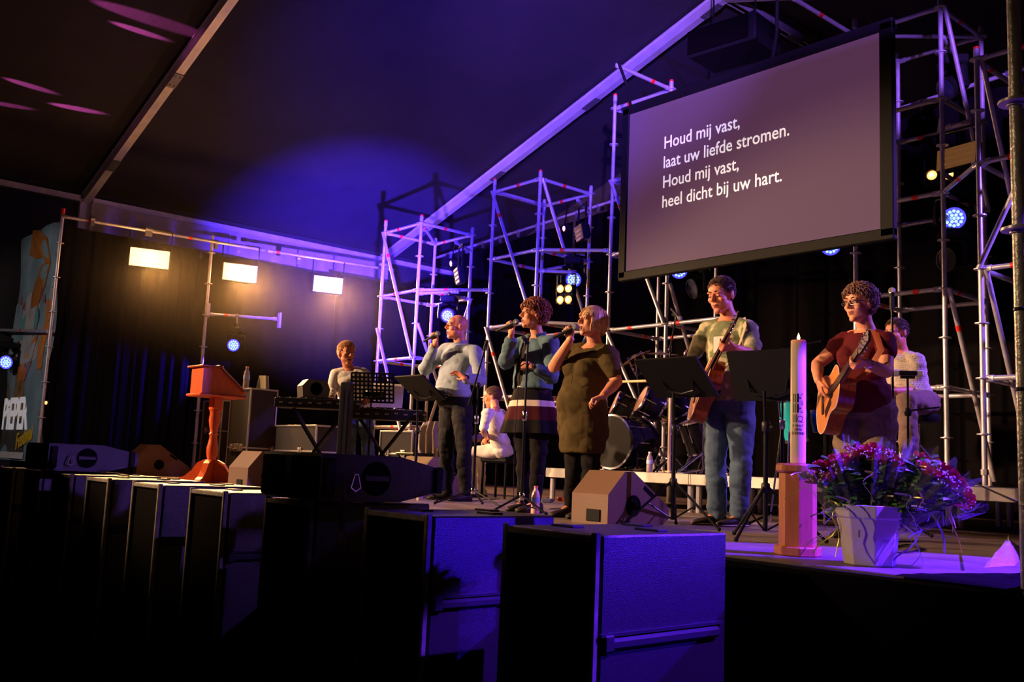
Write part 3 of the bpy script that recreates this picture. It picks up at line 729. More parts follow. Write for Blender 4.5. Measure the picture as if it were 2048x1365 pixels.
# clamp cluster
cb = MB()
for Y in (4.25, 5.05, 5.1, 6.15, 7.6): cb.lathe([(.04, -.03), (.04, .03)], 8, frame(V((-14.5, Y, 4.88)), V((0, 0, 1)), V((1, 0, 0)), V((0, 1, 0)))); cb.box((-14.5, Y, 4.83), (.05, .05, .1))
obs('clamp', cb, M_clamp, t, False, True)
t = thing('crossbar', 'short horizontal tube with flanged end above the lectern', 'tube', (-14.5, 6.1, 3.72))
ledger(t, (-14.5, 6.1, 3.72), (-14.5, 7.32, 3.80), .25); fb = MB(); fb.box((-14.5, 7.34, 3.78), (.1, .03, .26), ch=.008); fb.box((-14.5, 6.1, 3.78), (.07, .06, .22), ch=.008); obs('flange', fb, M_tube, t, False, True)
t = thing('scaffold_tube', 'short horizontal tube crossing the festival banner', 'tube', (-16.2, 3.7, 3.15))
ledger(t, py(-25, 660, 3.7), py(97, 663, 3.85), .6)
# the near pole on the right
Pn = CAM+ray(2042, 600)*3.6
t = thing('scaffold_pole', 'thick near scaffold pole at the right edge, in front of the stage', 'pole', (Pn.x, Pn.y, 0))
b = MB(); b.tube([(0, 0, 0), (0, 0, 5)], .0245, 20); b.lathe([(.0262, 3.02), (.0262, 3.10)], 20); ob('tube', b, mat('weathered_steel', (.42, .43, .40), .35, .5, var=.25, vscale=20, bump=.2, bscale=60), t, True)
zc = (CAM+ray(2042, 185)*3.6).z
b = MB()
for dz in (0, -.5): b.lathe([(.026, -.014), (.034, -.014), (.034, -.006), (.064, -.004), (.064, .006), (.034, .006), (.034, .016), (.026, .016)], 16, Matrix.Translation((0, 0, zc+dz)))
obs('rosette', b, M_tube, t, True)
b = MB()
for z in (.95, 1.17, 1.92, 2.22, 3.55): b.lathe([(.026, z), (.028, z+.004), (.028, z+.01), (.026, z+.014)], 12)
obs('cable_tie', b, M_plastic, t)
# ================================================================ text
def text_mb(txt, size, M, depth=.002, bold=0, xs=1.0, align='LEFT'):
    cu = bpy.data.curves.new('t', 'FONT'); cu.body = txt; cu.size = size; cu.extrude = depth; cu.offset = bold; cu.align_x = align; cu.resolution_u = 3
    o = bpy.data.objects.new('t', cu); COL.objects.link(o); bpy.context.view_layer.update()
    me = bpy.data.meshes.new_from_object(o.evaluated_get(bpy.context.evaluated_depsgraph_get()))
    b = MB(); b.add([M @ V((v.co.x*xs, v.co.y, v.co.z)) for v in me.vertices], [tuple(p.vertices) for p in me.polygons])
    bpy.data.objects.remove(o); bpy.data.curves.remove(cu); bpy.data.meshes.remove(me); return b
# ================================================================ projection screen
sY = 7.9; x0, x1, z0, z1 = -7.35, -4.13, 3.71, 5.71
t = thing('projection_screen', 'large framed projection screen showing four white lines of lyrics', 'screen', ((x0+x1)/2, sY, z0))
ob('screen_surface', MB().box(((x0+x1)/2, sY-.012, (z0+z1)/2), (x1-x0-.1, .012, z1-z0-.1)), mat('screen_fabric', (.07, .065, .065), .95, emit=(.60, .20, .50), estr=.135), t, False, True)
fb = MB(); fw = .11
for a in ((x0+fw/2-.04, fw, z1-z0), (x1-fw/2+.02, fw+.02, z1-z0)): fb.box((a[0], sY, (z0+z1)/2), (a[1], .07, a[2]), ch=.01)
for z in (z0+fw/2-.03, z1-fw/2+.03): fb.box(((x0+x1)/2, sY, z), (x1-x0+.06, .07, fw), ch=.01)
ob('frame', fb, M_black, t, False, True)
ob('backing', MB().box(((x0+x1)/2, sY+.01, (z0+z1)/2), (x1-x0-.05, .02, z1-z0-.05)), M_black, t, False, True)
M_txt = mat('projected_white_text', (.8, .75, .78), .8, emit=(.78, .68, .74), estr=.85)
for i, s in enumerate(('Houd mij vast,', 'laat uw liefde stromen.', 'Houd mij vast,', 'heel dicht bij uw hart.')):
    a = py(1327, 298, sY-.022); c = py(1324, 416, sY-.022)
    z = lerp(a.z, c.z, i/3)
    obs('lyrics', text_mb(s, .196, frame((a.x-.003*i, sY-.021, z), V((1, 0, 0)), V((0, 0, 1)), V((0, -1, 0))), .001, .0012, .885), M_txt, t, False, True, gap=.03)
hg = MB()
for X in (-7.6, -5.4):
    hg.tube([(X if X > -7 else -7.3, sY+.02, z1), (X if X > -7 else -7.45, sY+.1, z1+.35), (X, 8.0, 6.4)], .018, 8)
hg.tube([(x0, sY+.09, z1-.02), (x1, sY+.09, z1-.02)], .024, 10)
obs('hanger', hg, M_black, t, False, True)
# black loudspeaker cluster above the screen
t = thing('hanging_speaker', 'black speaker box hanging in the dark above the screen', 'speaker', (-6.6, 8.9, 6.4))
b = MB(); b.box((-6.6, 8.9, 6.62), (.9, .6, .34), rotz(.1), ch=.02); ob('cabinet', b, M_black, t, False, True)
b = MB(); b.box((-6.6, 8.585, 6.62), (.8, .02, .28), rotz(.1)); ob('grille', b, M_grille, t, False, True)
b = MB(); b.tube([(-6.9, 8.9, 6.78), (-6.9, 8.9, 7.7)], .01, 6); b.tube([(-6.3, 8.9, 6.78), (-6.3, 8.9, 7.6)], .01, 6); obs('hanging_cable', b, M_black, t, False, True)
# ================================================================ stage lights
E_BL = emis('blue_led', (.30, .55, 1), 2.2); E_BR = emis('blue_led_rim', (.06, .05, 1), 2.0)
E_AM = emis('amber_lamp', (1, .42, .13), 2.2); E_AMc = emis('amber_lamp_core', (1, .8, .5), 2.5); E_W = emis('warm_flood', (1, .72, .36), 1.4); E_PK = emis('status_led', (1, .35, .45), 2.5)
def moving_head(label, top, aim, lit=True, group='moving head lights on the rig', sc=1.0, led=None):
    """hangs from point top; lens faces aim"""
    T_ = V(top); t = thing('moving_head_light', label, 'stage light', top, group=group)
    b = MB(); b.box(T_+V((0, 0, -.10*sc)), (.26*sc, .30*sc, .11*sc), rotz(.7), ch=.02*sc); b.box(T_+V((0, 0, -.02*sc)), (.05, .05, .09)); ob('base', b, M_blackm, t, True, True)
    d = nrm(V(aim)-T_); h = V((d.x, d.y, 0)).normalized(); s = h.cross(V((0, 0, 1))); c = T_+V((0, 0, -.36*sc))
    b = MB()
    for g in (-1, 1): b.tube([T_+V((0, 0, -.17*sc))+s*.05*g*sc, T_+V((0, 0, -.19*sc))+s*.155*g*sc, c+s*.165*g*sc+V((0, 0, .02)), c+s*.16*g*sc+V((0, 0, -.06*sc))], [(.03*sc, .05*sc)]*4, 8, flat=tuple(h))
    ob('yoke', b, M_blackm, t, True, True)
    M = zframe(c, d)
    b = MB(); b.lathe([(.05*sc, -.17*sc), (.09*sc, -.15*sc), (.115*sc, -.08*sc), (.12*sc, .03*sc), (.125*sc, .06*sc), (.128*sc, .11*sc), (.110*sc, .112*sc), (.108*sc, .10*sc)], 20, M); ob('head', b, M_blackm, t, True, True)
    b = MB(); b.lathe([(0, .098*sc), (.108*sc, .099*sc), (.108*sc, .104*sc), (0, .106*sc)], 20, M, mi=0)
    if lit:
        for R_, n in ((0, 1), (.036, 6), (.072, 12)):
            for k in range(n):
                a = 2*math.pi*k/n; b.ell(M @ V((R_*sc*math.cos(a), R_*sc*math.sin(a), .108*sc)), (.016*sc, .016*sc, .006*sc), M.to_3x3(), 8, mi=1)
    ob('lens', b, [E_BR, E_BL] if lit else [mat('dark_lens', (.02, .02, .05), .08)], t, False, True)
    if led: b = MB(); b.ell(led, (.018, .018, .018)); ob('status_lamp', b, emis('cool_led', (.6, .6, 1), 3), t, True, True)
    return t
def flood(label, c, face, w_, h, em, kind='bar', group=None, cells=None, tilt=None, hang=.3, d=.10):
    f = nrm(face); s = f.cross(V((0, 0, 1))).normalized(); u = s.cross(f); A = Matrix((s, f, u)).transposed(); c = V(c)
    t = thing('floodlight', label, 'stage light', c, group=group)
    b = MB(); b.box(c-f*d/2, (w_+.03, d, h+.03), A, ch=.012)
    for k in range(7): b.box(c-f*(d+.012)+s*(w_*(k-3)/7.5), (.008, .03, h*.8), A)
    ob('housing', b, M_blackm, t, False, True)
    b = MB()
    for g in (-1, 1): b.tube([c-f*d*.4+s*(w_/2+.02)*g, c-f*d*.4+s*(w_/2+.02)*g+V((0, 0, hang))], [(.006, .018)]*2, 6)
    b.tube([c-f*d*.4-s*(w_/2+.02)+V((0, 0, hang)), c-f*d*.4+s*(w_/2+.02)+V((0, 0, hang))], .012, 6); ob('bracket', b, M_blackm, t, True, True)
    b = MB()
    if cells:
        for (i, j) in cells:
            q = c+s*i+u*j; M = zframe(q, f)
            b.lathe([(0, -.01), (.058, 0), (.062, .012), (.066, .012), (.066, -.012)], 16, M, mi=0); b.lathe([(0, .004), (.052, .006), (.045, .016), (0, .026)], 16, M, mi=1); b.ell(q+f*.024, (.024, .024, .01), M.to_3x3(), 10, mi=2)
        ob('lamp', b, [M_chrome, E_AM, E_AMc], t, True, True)
    else:
        b.box(c+f*.004, (w_, .012, h), A, ch=.003)
        for k in (-1, 0, 1): b.tube([c+f*.014+u*(h*.28*k)-s*w_*.46, c+f*.014+u*(h*.28*k)+s*w_*.46], .012, 6)
        ob('light_panel', b, em, t, False, True)
    return t
for i, (x, y, lb) in enumerate(((299, 517, 'glowing warm floodlight on the left bar, nearest the banner'), (480, 546, 'glowing warm floodlight in the middle of the left bar'), (656, 570, 'glowing warm floodlight on the left bar, nearest the scaffold towers'))):
    c = px(x, y, -14.45); flood(lb, c, V((1, -.28, -.12)), .56-.03*i, .27, E_W, group='warm floodlights on the left bar', hang=4.86+(c.y-3.8)*.018-c.z)
    pl = bpy.data.lights.new('flood_glow', 'POINT'); pl.energy = 32; pl.color = (1, .45, .13); pl.shadow_soft_size = .1
    po = bpy.data.objects.new('flood_glow', pl); COL.objects.link(po); po.location = c+V((.30, -.08, -.06))
    spot('flood_beam', c+V((.2, -.05, -.1)), c+V((1.0, -.15, -.62)), (1, .5, .17), 1300, 100, .8, .14)
def hang(p):
    """tube from the nearest scaffold post out to a lamp's hook"""
    p = V(p); best = None
    for tw, cs in ((LT, cL), (Mt, cM), (ST, cS), (Rt, cR), (Ft, cF)):
        for q in cs.values():
            d = (V((q.x, q.y, 0))-V((p.x, p.y, 0))).length
            if best is None or d < best[0]: best = (d, tw, q)
    d, tw, q = best; a = V((q.x, q.y, p.z+.03)); e = V((p.x, p.y, p.z+.03)); ledger(tw, a, e+(e-a).normalized()*.18)
def mh(label, x, y, Y, aim=None, lit=True, sc=1.0, drop=.36, X=None):
    c = py(x, y, Y) if X is None else px(x, y, X); aim = V(aim) if aim else CAM+V((1.0, 0, 1))
    d = nrm(aim-c); top = c-d*.10*sc+V((0, 0, drop*sc))
    if X is None: hang(top)
    return moving_head(label, top, top+d*10, lit, sc=sc)
mh('blue-lit moving head in the leftmost tower above the bald singer', 895, 632, 8.1, (-3.4, .3, .6), sc=.85)
mh('blue-lit moving head in the second tower above the singers', 1147, 560, 9.0, (-.5, .5, 1.0), sc=.95)
mh('blue-lit moving head half hidden below the left part of the screen', 1358, 541, 9.1, (-.5, 0, 1), sc=.95)
mh('blue-lit moving head peeping out below the right part of the screen', 1661, 492, 9.6, (-.3, .3, 1), sc=1)
mh('bright blue moving head in the tall tower right of the screen', 1908, 437, 9.7, (.2, 0, 1.2), sc=1.05)
mh('dark moving head low in the right-hand tower', 1893, 520, 9.75, (-7, 2, 2.5), lit=False)
mh('dark moving head near the top of the right-hand tower', 1893, 178, 9.9, (-7, 4, 2.5), lit=False)
mh('violet-lit dark moving head under the screen beside the young guitarist', 1385, 578, 9.2, (-9, 5, 2.2), lit=False)
mh('blue-lit moving head hanging from the short crossbar above the lectern', 467, 691, 6, (-2, -3.5, 1.4), sc=.9, X=-14.4)
t = COL.objects[-1]; t = [q for q in COL.objects if q.get('label', '').startswith('blue-lit moving head hanging from the short crossbar')][0]
q = MW[t.name].translation; b = MB(); b.tube([q-V((0, 0, .05)), (-14.47, q.y, 3.76)], .018, 8); b.lathe([(.034, -.03), (.034, .03)], 12, zframe(V((-14.5, q.y, 3.755)), V((0, 1, 0)))); obs('hook_clamp', b, M_clamp, t, True, True)
mh('blue-lit moving head at the left edge in front of the banner', 12, 725, 6, (-6, -4, 0.6), sc=.95, X=-16.2)
c = py(914, 552, 8.45); hang(c+V((0, 0, .45))); flood('dark floodlight box with painted warm reflection in the leftmost tower', c, V((-.5, -1, -.25)), .26, .22, mat('warm_sheen_glow', (.10, .05, .03), .3, emit=(1, .4, .12), estr=.12), hang=.45, group='dark floodlight boxes in the towers')  # warm reflection put into the dark panel as faint emission
c = py(1158, 466, 9.1); hang(c+V((0, 0, .4))); flood('dark floodlight box with a painted warm sheen in the second tower', c, V((-.5, -1, -.25)), .28, .2, MT['warm_sheen_glow'], hang=.4, group='dark floodlight boxes in the towers')
c = py(1912, 313, 9.5); hang(c+V((0, 0, .3))); flood('flat dark LED panel in the tower right of the screen', c, V((-.15, -1, .1)), .42, .22, MT['warm_sheen_glow'], hang=.3)
for (x, y, Y, lb) in ((902, 527, 8.4, 'small pink glowing lamp above the floodlight box in the leftmost tower'), (1128, 457, 9.0, 'small pink glowing lamp beside the floodlight box in the second tower')):
    q = py(x, y, Y); t = thing('small_lamp', lb, 'lamp', q); b = MB(); M = zframe(q, V((-.2, -1, -.2))); b.lathe([(.02, -.09), (.045, -.08), (.05, 0), (.044, .002)], 14, M); ob('housing', b, M_blackm, t, True, True)
    b = MB(); b.ell(q, (.036, .036, .014), M.to_3x3(), 12); ob('lens', b, E_PK, t, True, True)
    b = MB(); b.tube([q, q+V((0, .05, .3))], .01, 6); ob('bracket', b, M_blackm, t, True, True)
c = py(1129, 589, 8.9); hang(c+V((0, 0, .28))); flood('four-lamp amber blinder between the curly and the blonde singer', c, V((.35, -1, -.05)), .24, .24, None, cells=[(a*.062, b_*.075) for a in (-1, 1) for b_ in (-1, 1)], hang=.28)
c = py(1880, 340, 9.9); hang(c+V((0, 0, .4))); flood('amber lamp cluster with one lamp hidden, beside the LED panel', c, V((.2, -1, .05)), .30, .26, None, cells=[(-.085, .085), (-.085, -.07), (.08, -.05)], hang=.4)
# ================================================================ banner
A_ = py(118, 442, 3.92); B_ = py(38, 478, 3.92); bz1 = 4.86; bz0 = 1.32; bx0, bx1 = -16.95, -14.72
t = thing('festival_banner', 'tall printed cloth banner with white block letters and yellow script at far left', 'banner', (bx1, 3.92, bz0))
def bw(x, z): return V((x, 3.92+.03*math.sin(z*3+x)+.02*math.sin(x*5), z))
def bf(i, j):
    z = lerp(bz0, bz1, j); x = lerp(bx0+.1*math.sin(j*3), bx1-.0-.13*math.sin(j*math.pi)*(.6+.4*math.sin(j*9)), i); return bw(x, z)
M_ban = mat('banner_print_sky', (.20, .30, .38), .7, var=.25, vscale=2.2)
ob('cloth', MB().grid(bf, 16, 40), M_ban, t, True, True)
BW = bx1-bx0; BH = bz1-bz0
def shape(name, pts, col, off, var=.2):
    b = MB(); vs = [bw(bx0+BW*u_, bz1-BH*v_)+V((0, -.004*off, 0)) for u_, v_ in pts]; n = len(vs)
    vs2 = [p+V((0, .002, 0)) for p in vs]; b.add(vs+vs2, [tuple(range(n))]+[(i, (i+1) % n, n+(i+1) % n, n+i) for i in range(n)])
    return ob(name, b, mat('print_'+name, col, .75, var=var, vscale=5), t, False, True)
def strip(pts, wd):
    l = []; r = []
    for i, (a, b) in enumerate(pts):
        a1, b1 = pts[min(i+1, len(pts)-1)]; a0, b0 = pts[max(i-1, 0)]; dx, dy = a1-a0, (b1-b0)*BH/BW; k = math.hypot(dx, dy) or 1
        l.append((a-dy/k*wd[i], b+dx/k*wd[i]*BW/BH)); r.append((a+dy/k*wd[i], b-dx/k*wd[i]*BW/BH))
    return l+r[::-1]
def blob(cx, cy, rx, ry, n=18, ph=0, wob=.06): return [(cx+rx*math.cos(2*math.pi*k/n)*(1+wob*math.sin(3*k+ph)), cy+ry*math.sin(2*math.pi*k/n)*(1+wob*math.cos(2*k+ph))) for k in range(n)]
shape('white_cloud_print', [(.02, .30), (.3, .26), (.55, .30), (.9, .24), (.95, .5), (.7, .58), (.3, .6), (.03, .55)], (.42, .42, .46), 1)
shape('dark_ground_print', [(.0, .80), (.3, .78), (.98, .78), (.98, .99), (.0, .99)], (.07, .065, .065), 1)
shape('tan_figure_print', [(.08, .66), (.3, .60), (.62, .58), (.88, .62), (.95, .82), (.04, .82)], (.27, .16, .07), 2, .6)
shape('orange_curve_print', strip([(.30, .04), (.45, .06), (.72, .10), (.80, .17), (.70, .22), (.52, .27), (.42, .33), (.40, .38)], [.09, .10, .07, .05, .09, .11, .10, .07]), (.38, .13, .02), 3)
shape('orange_mass_print', [(.26, .42), (.40, .33), (.58, .36), (.70, .48), (.66, .60), (.50, .66), (.36, .66), (.28, .58)], (.62, .17, .03), 3, .35)
shape('orange_side_print', strip([(.83, .33), (.86, .42), (.80, .52), (.84, .62)], [.05, .06, .05, .04]), (.55, .20, .04), 3)
shape('teal_oval_print', blob(.33, .42, .085, .062), (.10, .32, .33), 5)
o = shape('teal_oval_print', blob(.56, .41, .10, .066), (.12, .36, .34), 5)
shape('yellow_patch_print', [(.34, .56), (.52, .52), (.58, .56), (.40, .62)], (.65, .38, .04), 5)
for k in range(9): shape('pink_squiggle_print', strip([(.12+.085*k, .30+.03*(k % 3)), (.15+.085*k, .27+.03*(k % 3)), (.17+.085*k, .31+.03*(k % 3))], [.008]*3), (.45, .10, .16), 4)
M = frame(bw(bx0+BW*.04, bz1-BH*.865)+V((-.06, -.03, 0)), V((1, 0, .0)), V((0, 0, 1)), V((0, -1, 0)))
ob('lettering', text_mb('PiEPER', .68, M, .004, .016, .74), mat('print_white_glow', (.75, .70, .72), .6, emit=(.8, .75, .8), estr=.25), t, False, True, label='bold white block lettering')  # print brightened by a faint glow put into the letters
M = frame(bw(bx0+BW*.46, bz1-BH*.955)+V((-.1, -.045, 0)), V((.97, 0, .20)).normalized(), V((-.02, 0, 1)).normalized(), V((0, -1, 0)))
ob('lettering', text_mb('Festival', .34, M, .004, .008, .85), mat('print_yellow', (.8, .5, .03), .6), t, False, True, label='yellow script lettering')
shape('white_foot_print', [(.0, .965), (.62, .965), (.62, .992), (.0, .992)], (.7, .66, .68), 4, .05)
gb = MB()
for z in np.linspace(bz0+.1, bz1-.05, 8): gb.tube([(bx1-.15, 3.9, z), (-14.57, 3.86, z+.05)], .004, 5)
gb.tube([(bx0, 3.92, bz1), (bx1, 3.92, bz1)], .015, 6); ob('lashing', gb, M_black, t, False, True)
# ================================================================ subwoofers along the stage front
subx = [-3.04, -4.09, -5.15, -6.22, -7.28, -8.33, -9.28, -10.2, -11.15]
SW, SD, SH, SF = .53, .78, 1.325, 2.6
def make_sub(x, label):
    t = thing('subwoofer', label, 'speaker', (x, SF, 0), group='upright subwoofers lined up before the stage')
    return t
cabm = MB(); cabm.box((SW/2, SD/2+.02, SH/2+.03), (SW, SD-.03, SH-.06), ch=.008)
cabm = cabm.mesh('cabinet'); cabm.materials.append(M_cab)
em = MB()
for x in (.014, SW-.014): em.box((x, .012, SH/2+.02), (.028, .03, SH-.02), ch=.005)
for z in (.034, SH-.014): em.box((SW/2, .012, z), (SW-.05, .028, .028), ch=.005)
em = em.mesh('front_edge'); em.materials.append(M_cabedge)
gm = MB().box((SW/2, .028, SH/2+.02), (SW-.05, .012, SH-.07)).mesh('grille'); gm.materials.append(M_grille)
hm = MB(); hm.box((SW+.006, SD*.5, .93), (.03, SD-.1, .045), ch=.012); hm.box((SW+.004, SD*.5, .965), (.02, SD-.06, .012)); hm.box((SW+.006, .07, .935), (.03, .06, .07), ch=.01)
hm = hm.mesh('skid_bar'); hm.materials.append(M_plastic)
wm = MB()
pm2 = MB()
pm2.box((0, 0, SH+.003), (.13, .07, .012), ch=.004)
pm2 = pm2.mesh('stacking_pad'); pm2.materials.append(M_plastic)
wm.lathe([(.02, -.022), (.048, -.02), (.052, 0), (.048, .02), (.02, .022)], 16, frame(V((0, 0, 0)), V((0, 1, 0)), V((0, 0, 1)), V((1, 0, 0)))); wm.box((0, .02, .05), (.06, .07, .02))
wm = wm.mesh('caster'); wm.materials.append(mat('dull_rubber', (.05, .05, .05), .35))
names = ['nearest', 'second nearest', 'third', 'fourth', 'fifth', 'sixth', 'seventh', 'eighth', 'ninth and farthest']
for i, x in enumerate(subx):
    t = make_sub(x, 'black upright subwoofer, %s in the row before the stage' % names[i] if i not in (2, ) else 'black upright subwoofer under the front of the lying speaker cabinet')
    ob('cabinet', cabm, M_cab, t); ob('front_edge', em, M_cabedge, t); ob('grille', gm, M_grille, t); ob('skid_bar', hm, M_plastic, t); [ob('stacking_pad', pm2, M_plastic, t, loc=(a, b_, 0)) for (a, b_) in ((.12, .25), (.36, .5), (.12, .68))]
    for a in (.08, SW-.08): ob('caster', wm, wm.materials[0], t, loc=(a, -.035, .055) if i in (3, 6, 7) else (a, .1, .055))
# lying line cabinets on top of the row
def lying(label, x, w_, y, d, h, sc=1):
    t = thing('speaker_cabinet', label, 'speaker', (x, y, SH+.012), group='lying speaker cabinets on the subwoofer row')
    b = MB(); z = SH+.014
    b.prism([(0, 0), (d*.62, -.0), (d, .07), (d, h-.07), (d*.6, h), (0, h)], w_, frame(V((x, y, z)), V((0, 1, 0)), V((0, 0, 1)), V((1, 0, 0))))
    ob('cabinet', b, M_cab, t, False, True)
    for k in (0, 1): ob('grille', MB().box((x+w_*(.24+.54*k), y-.008, z+h/2), (w_*(.42 if k == 0 else .40), .02, h-.03), ch=.006), M_grille, t, False, True)
    ob('centre_strip', MB().box((x+w_*.51, y-.008, z+h/2), (w_*.1, .024, h-.03)), M_plastic, t, False, True)
    # side: flying plate, round handle cup and pins
    f = MB(); f.box((x+w_+.008, y+.05, z+h/2), (.02, .06, h*.8), ch=.006); f.box((x+w_+.014, y+.05, z+h*.75), (.03, .04, .05)); f.box((x+w_+.014, y+.05, z+h*.25), (.03, .04, .05)); f.box((x+w_+.008, y+d*.93, z+h/2), (.02, .05, h*.6), ch=.006)
    obs('rigging_plate', f, M_blackm, t, False, True)
    f = MB(); M = frame(V((x+w_+.001, y+d*.42, z+h*.5)), V((0, 1, 0)), V((0, 0, 1)), V((1, 0, 0)))
    f.lathe([(.09, 0), (.092, .004), (.08, .006), (.078, -.0), (.0, -.0005)], 24, M); ob('handle_cup', f, mat('hole_black', (.003, .003, .003), .9), t, False, True)
    f = MB(); f.box((x+w_+.006, y+d*.42, z+h*.5), (.012, .16, .035), ch=.006); ob('handle', f, M_cab, t, False, True)
    f = MB(); q = V((x+w_+.03, y+d*.24, z+h*.42)); f.tube([q+V((0, -.03, -.03)), q+V((0, -.01, .04)), q+V((0, .01, .04)), q+V((0, .03, -.03)), q+V((0, 0, -.05)), q+V((0, -.03, -.03))], .006, 6); ob('ring_shackle', f, M_chrome, t, True, True)
lying('black speaker cabinet lying on the subwoofers, right of the lectern', -5.16, .66, SF-.02, .82, .25)
lying('black speaker cabinet lying on the subwoofers, below the banner', -10.18, .70, SF, .82, .25)
# ratchet strap
q0 = px(686, 952, -4.46); q1 = px(682, 1065, -4.42)
t = thing('ratchet_strap', 'dark lashing strap with metal buckle painted warm-lit hanging down beside the subwoofers', 'strap', q1)
b = MB(); b.tube([q0, lerp(q0, q1, .5)+V((.02, 0, 0)), q1], [(.002, .018)]*3, 4, flat=(0, 1, 0)); b.tube([q1-V((0, 0, .1)), q1-V((0, 0, .28)), q1-V((.01, 0, .45))], [(.002, .018)]*3, 4, flat=(0, 1, 0)); obs('webbing', b, mat('strap_webbing', (.03, .035, .05), .7), t, False, True)
b = MB(); M_buckle = mat('warm_lit_metal', (.75, .55, .3), .25, .9)  # metal buckle, gold of the warm light put into its colour
for dz in (0, -.055): b.box(q1+V((.005, 0, dz)), (.012, .062, .010), ch=.003)
for dy in (-.03, .03): b.box(q1+V((.005, dy*.8, -.06)), (.01, .006, .11), ch=.002)
obs('buckle', b, M_buckle, t, False, True)
# ================================================================ stage monitors
def wedge(label, x, y, w_=.46, d=.60, h=.35, rz=0, group='wedge monitors on the stage floor'):
    t = thing('wedge_monitor', label, 'speaker', (x, y, SZ), rz, group=group)
    M = frame(V((0, 0, 0)), V((0, 1, 0)), V((0, 0, 1)), V((1, 0, 0))); Mm = mat('wedge_brown_black', (.15, .075, .045), .55, bump=.12, bscale=120)
    b = MB(); b.prism([(0, .0), (d*.9, 0), (d, .04), (d, .12), (d*.40, h), (d*.26, h), (0, h*.56)], w_, M); ob('cabinet', b, Mm, t)
    g = MB(); a = V((w_/2, d*.71, h*.56+.04)); dd = V((0, d*.6, .12-h)).normalized(); nn = V((0, -dd.z, dd.y)); A = Matrix((V((1, 0, 0)), dd, nn)).transposed()
    g.box(a+nn*.0, (w_-.05, d*.62, .014), A, ch=.004); ob('grille', g, M_grille, t)
    for X in (w_+.001, -.001):
        f = MB(); Mf = frame(V((X, d*.40, h*.36)), V((0, 1, 0)), V((0, 0, 1)), V((1 if X > 0 else -1, 0, 0))); f.lathe([(.072, -.004), (.072, .005), (.060, .006), (.055, .001), (0, .001)], 22, Mf); f.lathe([(.022, 0), (.022, .012), (0, .013)], 12, Mf); ob('pole_socket', f, mat('hole_black', (.003, .003, .003), .9), t)
        f = MB(); f.box((X, d*.66, h*.62), (.006, .13, .03), Matrix.Rotation(-.55, 3, 'X'), ch=.002); ob('handle_slot', f, MT['hole_black'], t)
    f = MB(); f.box((w_*.62, -.003, .06), (.13, .012, .08), ch=.004); ob('connector_plate', f, M_black, t)
    return t
def at_z(x, y): return pz(x, y, SZ)
wedge('brown-black wedge monitor behind the nearest subwoofer, brightly lit top', -4.80, 4.72, .34, .62, .36)
wedge('wedge monitor at the far left of the stage before the side drape', -15.0, 5.1, .42, .80, .42) if False else wedge('wedge monitor between the banner and the lectern', -14.25, 4.95, .50, .78, .44)
wedge('wedge monitor left of the lying cabinet, beside the lectern foot', -9.9, 4.55, .46, .56, .40)
wedge('wedge monitor behind the first music stand near the bald singer', -9.05, 6.1, .50, .66, .42)
wedge('wedge monitor peeping over the right end of the lying cabinet', -8.6, 5.3, .46, .66, .40)
# ================================================================ lectern
lx, ly = -11.05, 4.85
t = thing('lectern', 'orange cherrywood lectern with slanted desk on a turned column', 'lectern', (lx, ly, SZ))
W_, D_ = .34, .52; zb = SZ+1.05; zt_ = SZ+1.36
b = MB(); b.prism([(-D_/2, 0), (D_/2, 0), (D_/2, .05), (-D_/2+.20, zt_-zb), (-D_/2, zt_-zb)], W_, frame(V((lx-W_/2, ly, zb)), V((0, 1, 0)), V((0, 0, 1)), V((1, 0, 0)))); ob('desk_box', b, M_wood, t, False, True)
b = MB(); b.box((lx, ly-D_/2+.09, zt_+.012), (W_+.12, .26, .022), ch=.006); dd = V((0, D_-.2, -(zt_-zb-.05))).normalized(); A = Matrix((V((1, 0, 0)), dd, V((0, -dd.z, dd.y)))).transposed()
b.box((lx, ly+.10, (zb+.05+zt_)/2+.015), (W_+.06, .47, .02), A, ch=.005); ob('desk_top', b, mat('dark_cherry', (.30, .05, .015), .35, wood=1), t, False, True)
b = MB(); b.box((lx, ly, zb-.014), (W_+.09, D_+.07, .035), ch=.012); ob('moulding', b, M_wood, t, False, True)
b = MB(); b.lathe([(.05, .16), (.055, .19), (.042, .22), (.045, .27), (.062, .34), (.066, .42), (.05, .50), (.042, .56), (.056, .585), (.042, .61), (.052, .66), (.068, .75), (.058, .83), (.068, .86)], 22, Matrix.Translation((lx, ly, SZ)))
b.box((lx, ly, SZ+.945), (.13, .13, .18), ch=.02); ob('column', b, M_wood, t, True, True)
for k in range(4):
    a = math.pi/4+k*math.pi/2; d = V((math.cos(a), math.sin(a), 0)); s = d.cross(V((0, 0, 1)))
    prof = [(.02, .02), (.05, .0), (.36, 0), (.38, .02), (.37, .05), (.30, .08), (.22, .15), (.16, .24), (.08, .28), (.02, .28)]
    b = MB(); b.prism(prof, .07, frame(V((lx, ly, SZ))-s*.035, d, V((0, 0, 1)), -s if False else d.cross(V((0, 0, 1))))); ob('foot', b, M_wood, t, False, True)
ob('paper_sheet', MB().box((lx-.03, ly-D_/2+.1, zt_+.026), (.20, .15, .004), rotz(.2)), mat('paper', (.8, .78, .74), .7), cat='paper', label='white paper lying on top of the lectern')
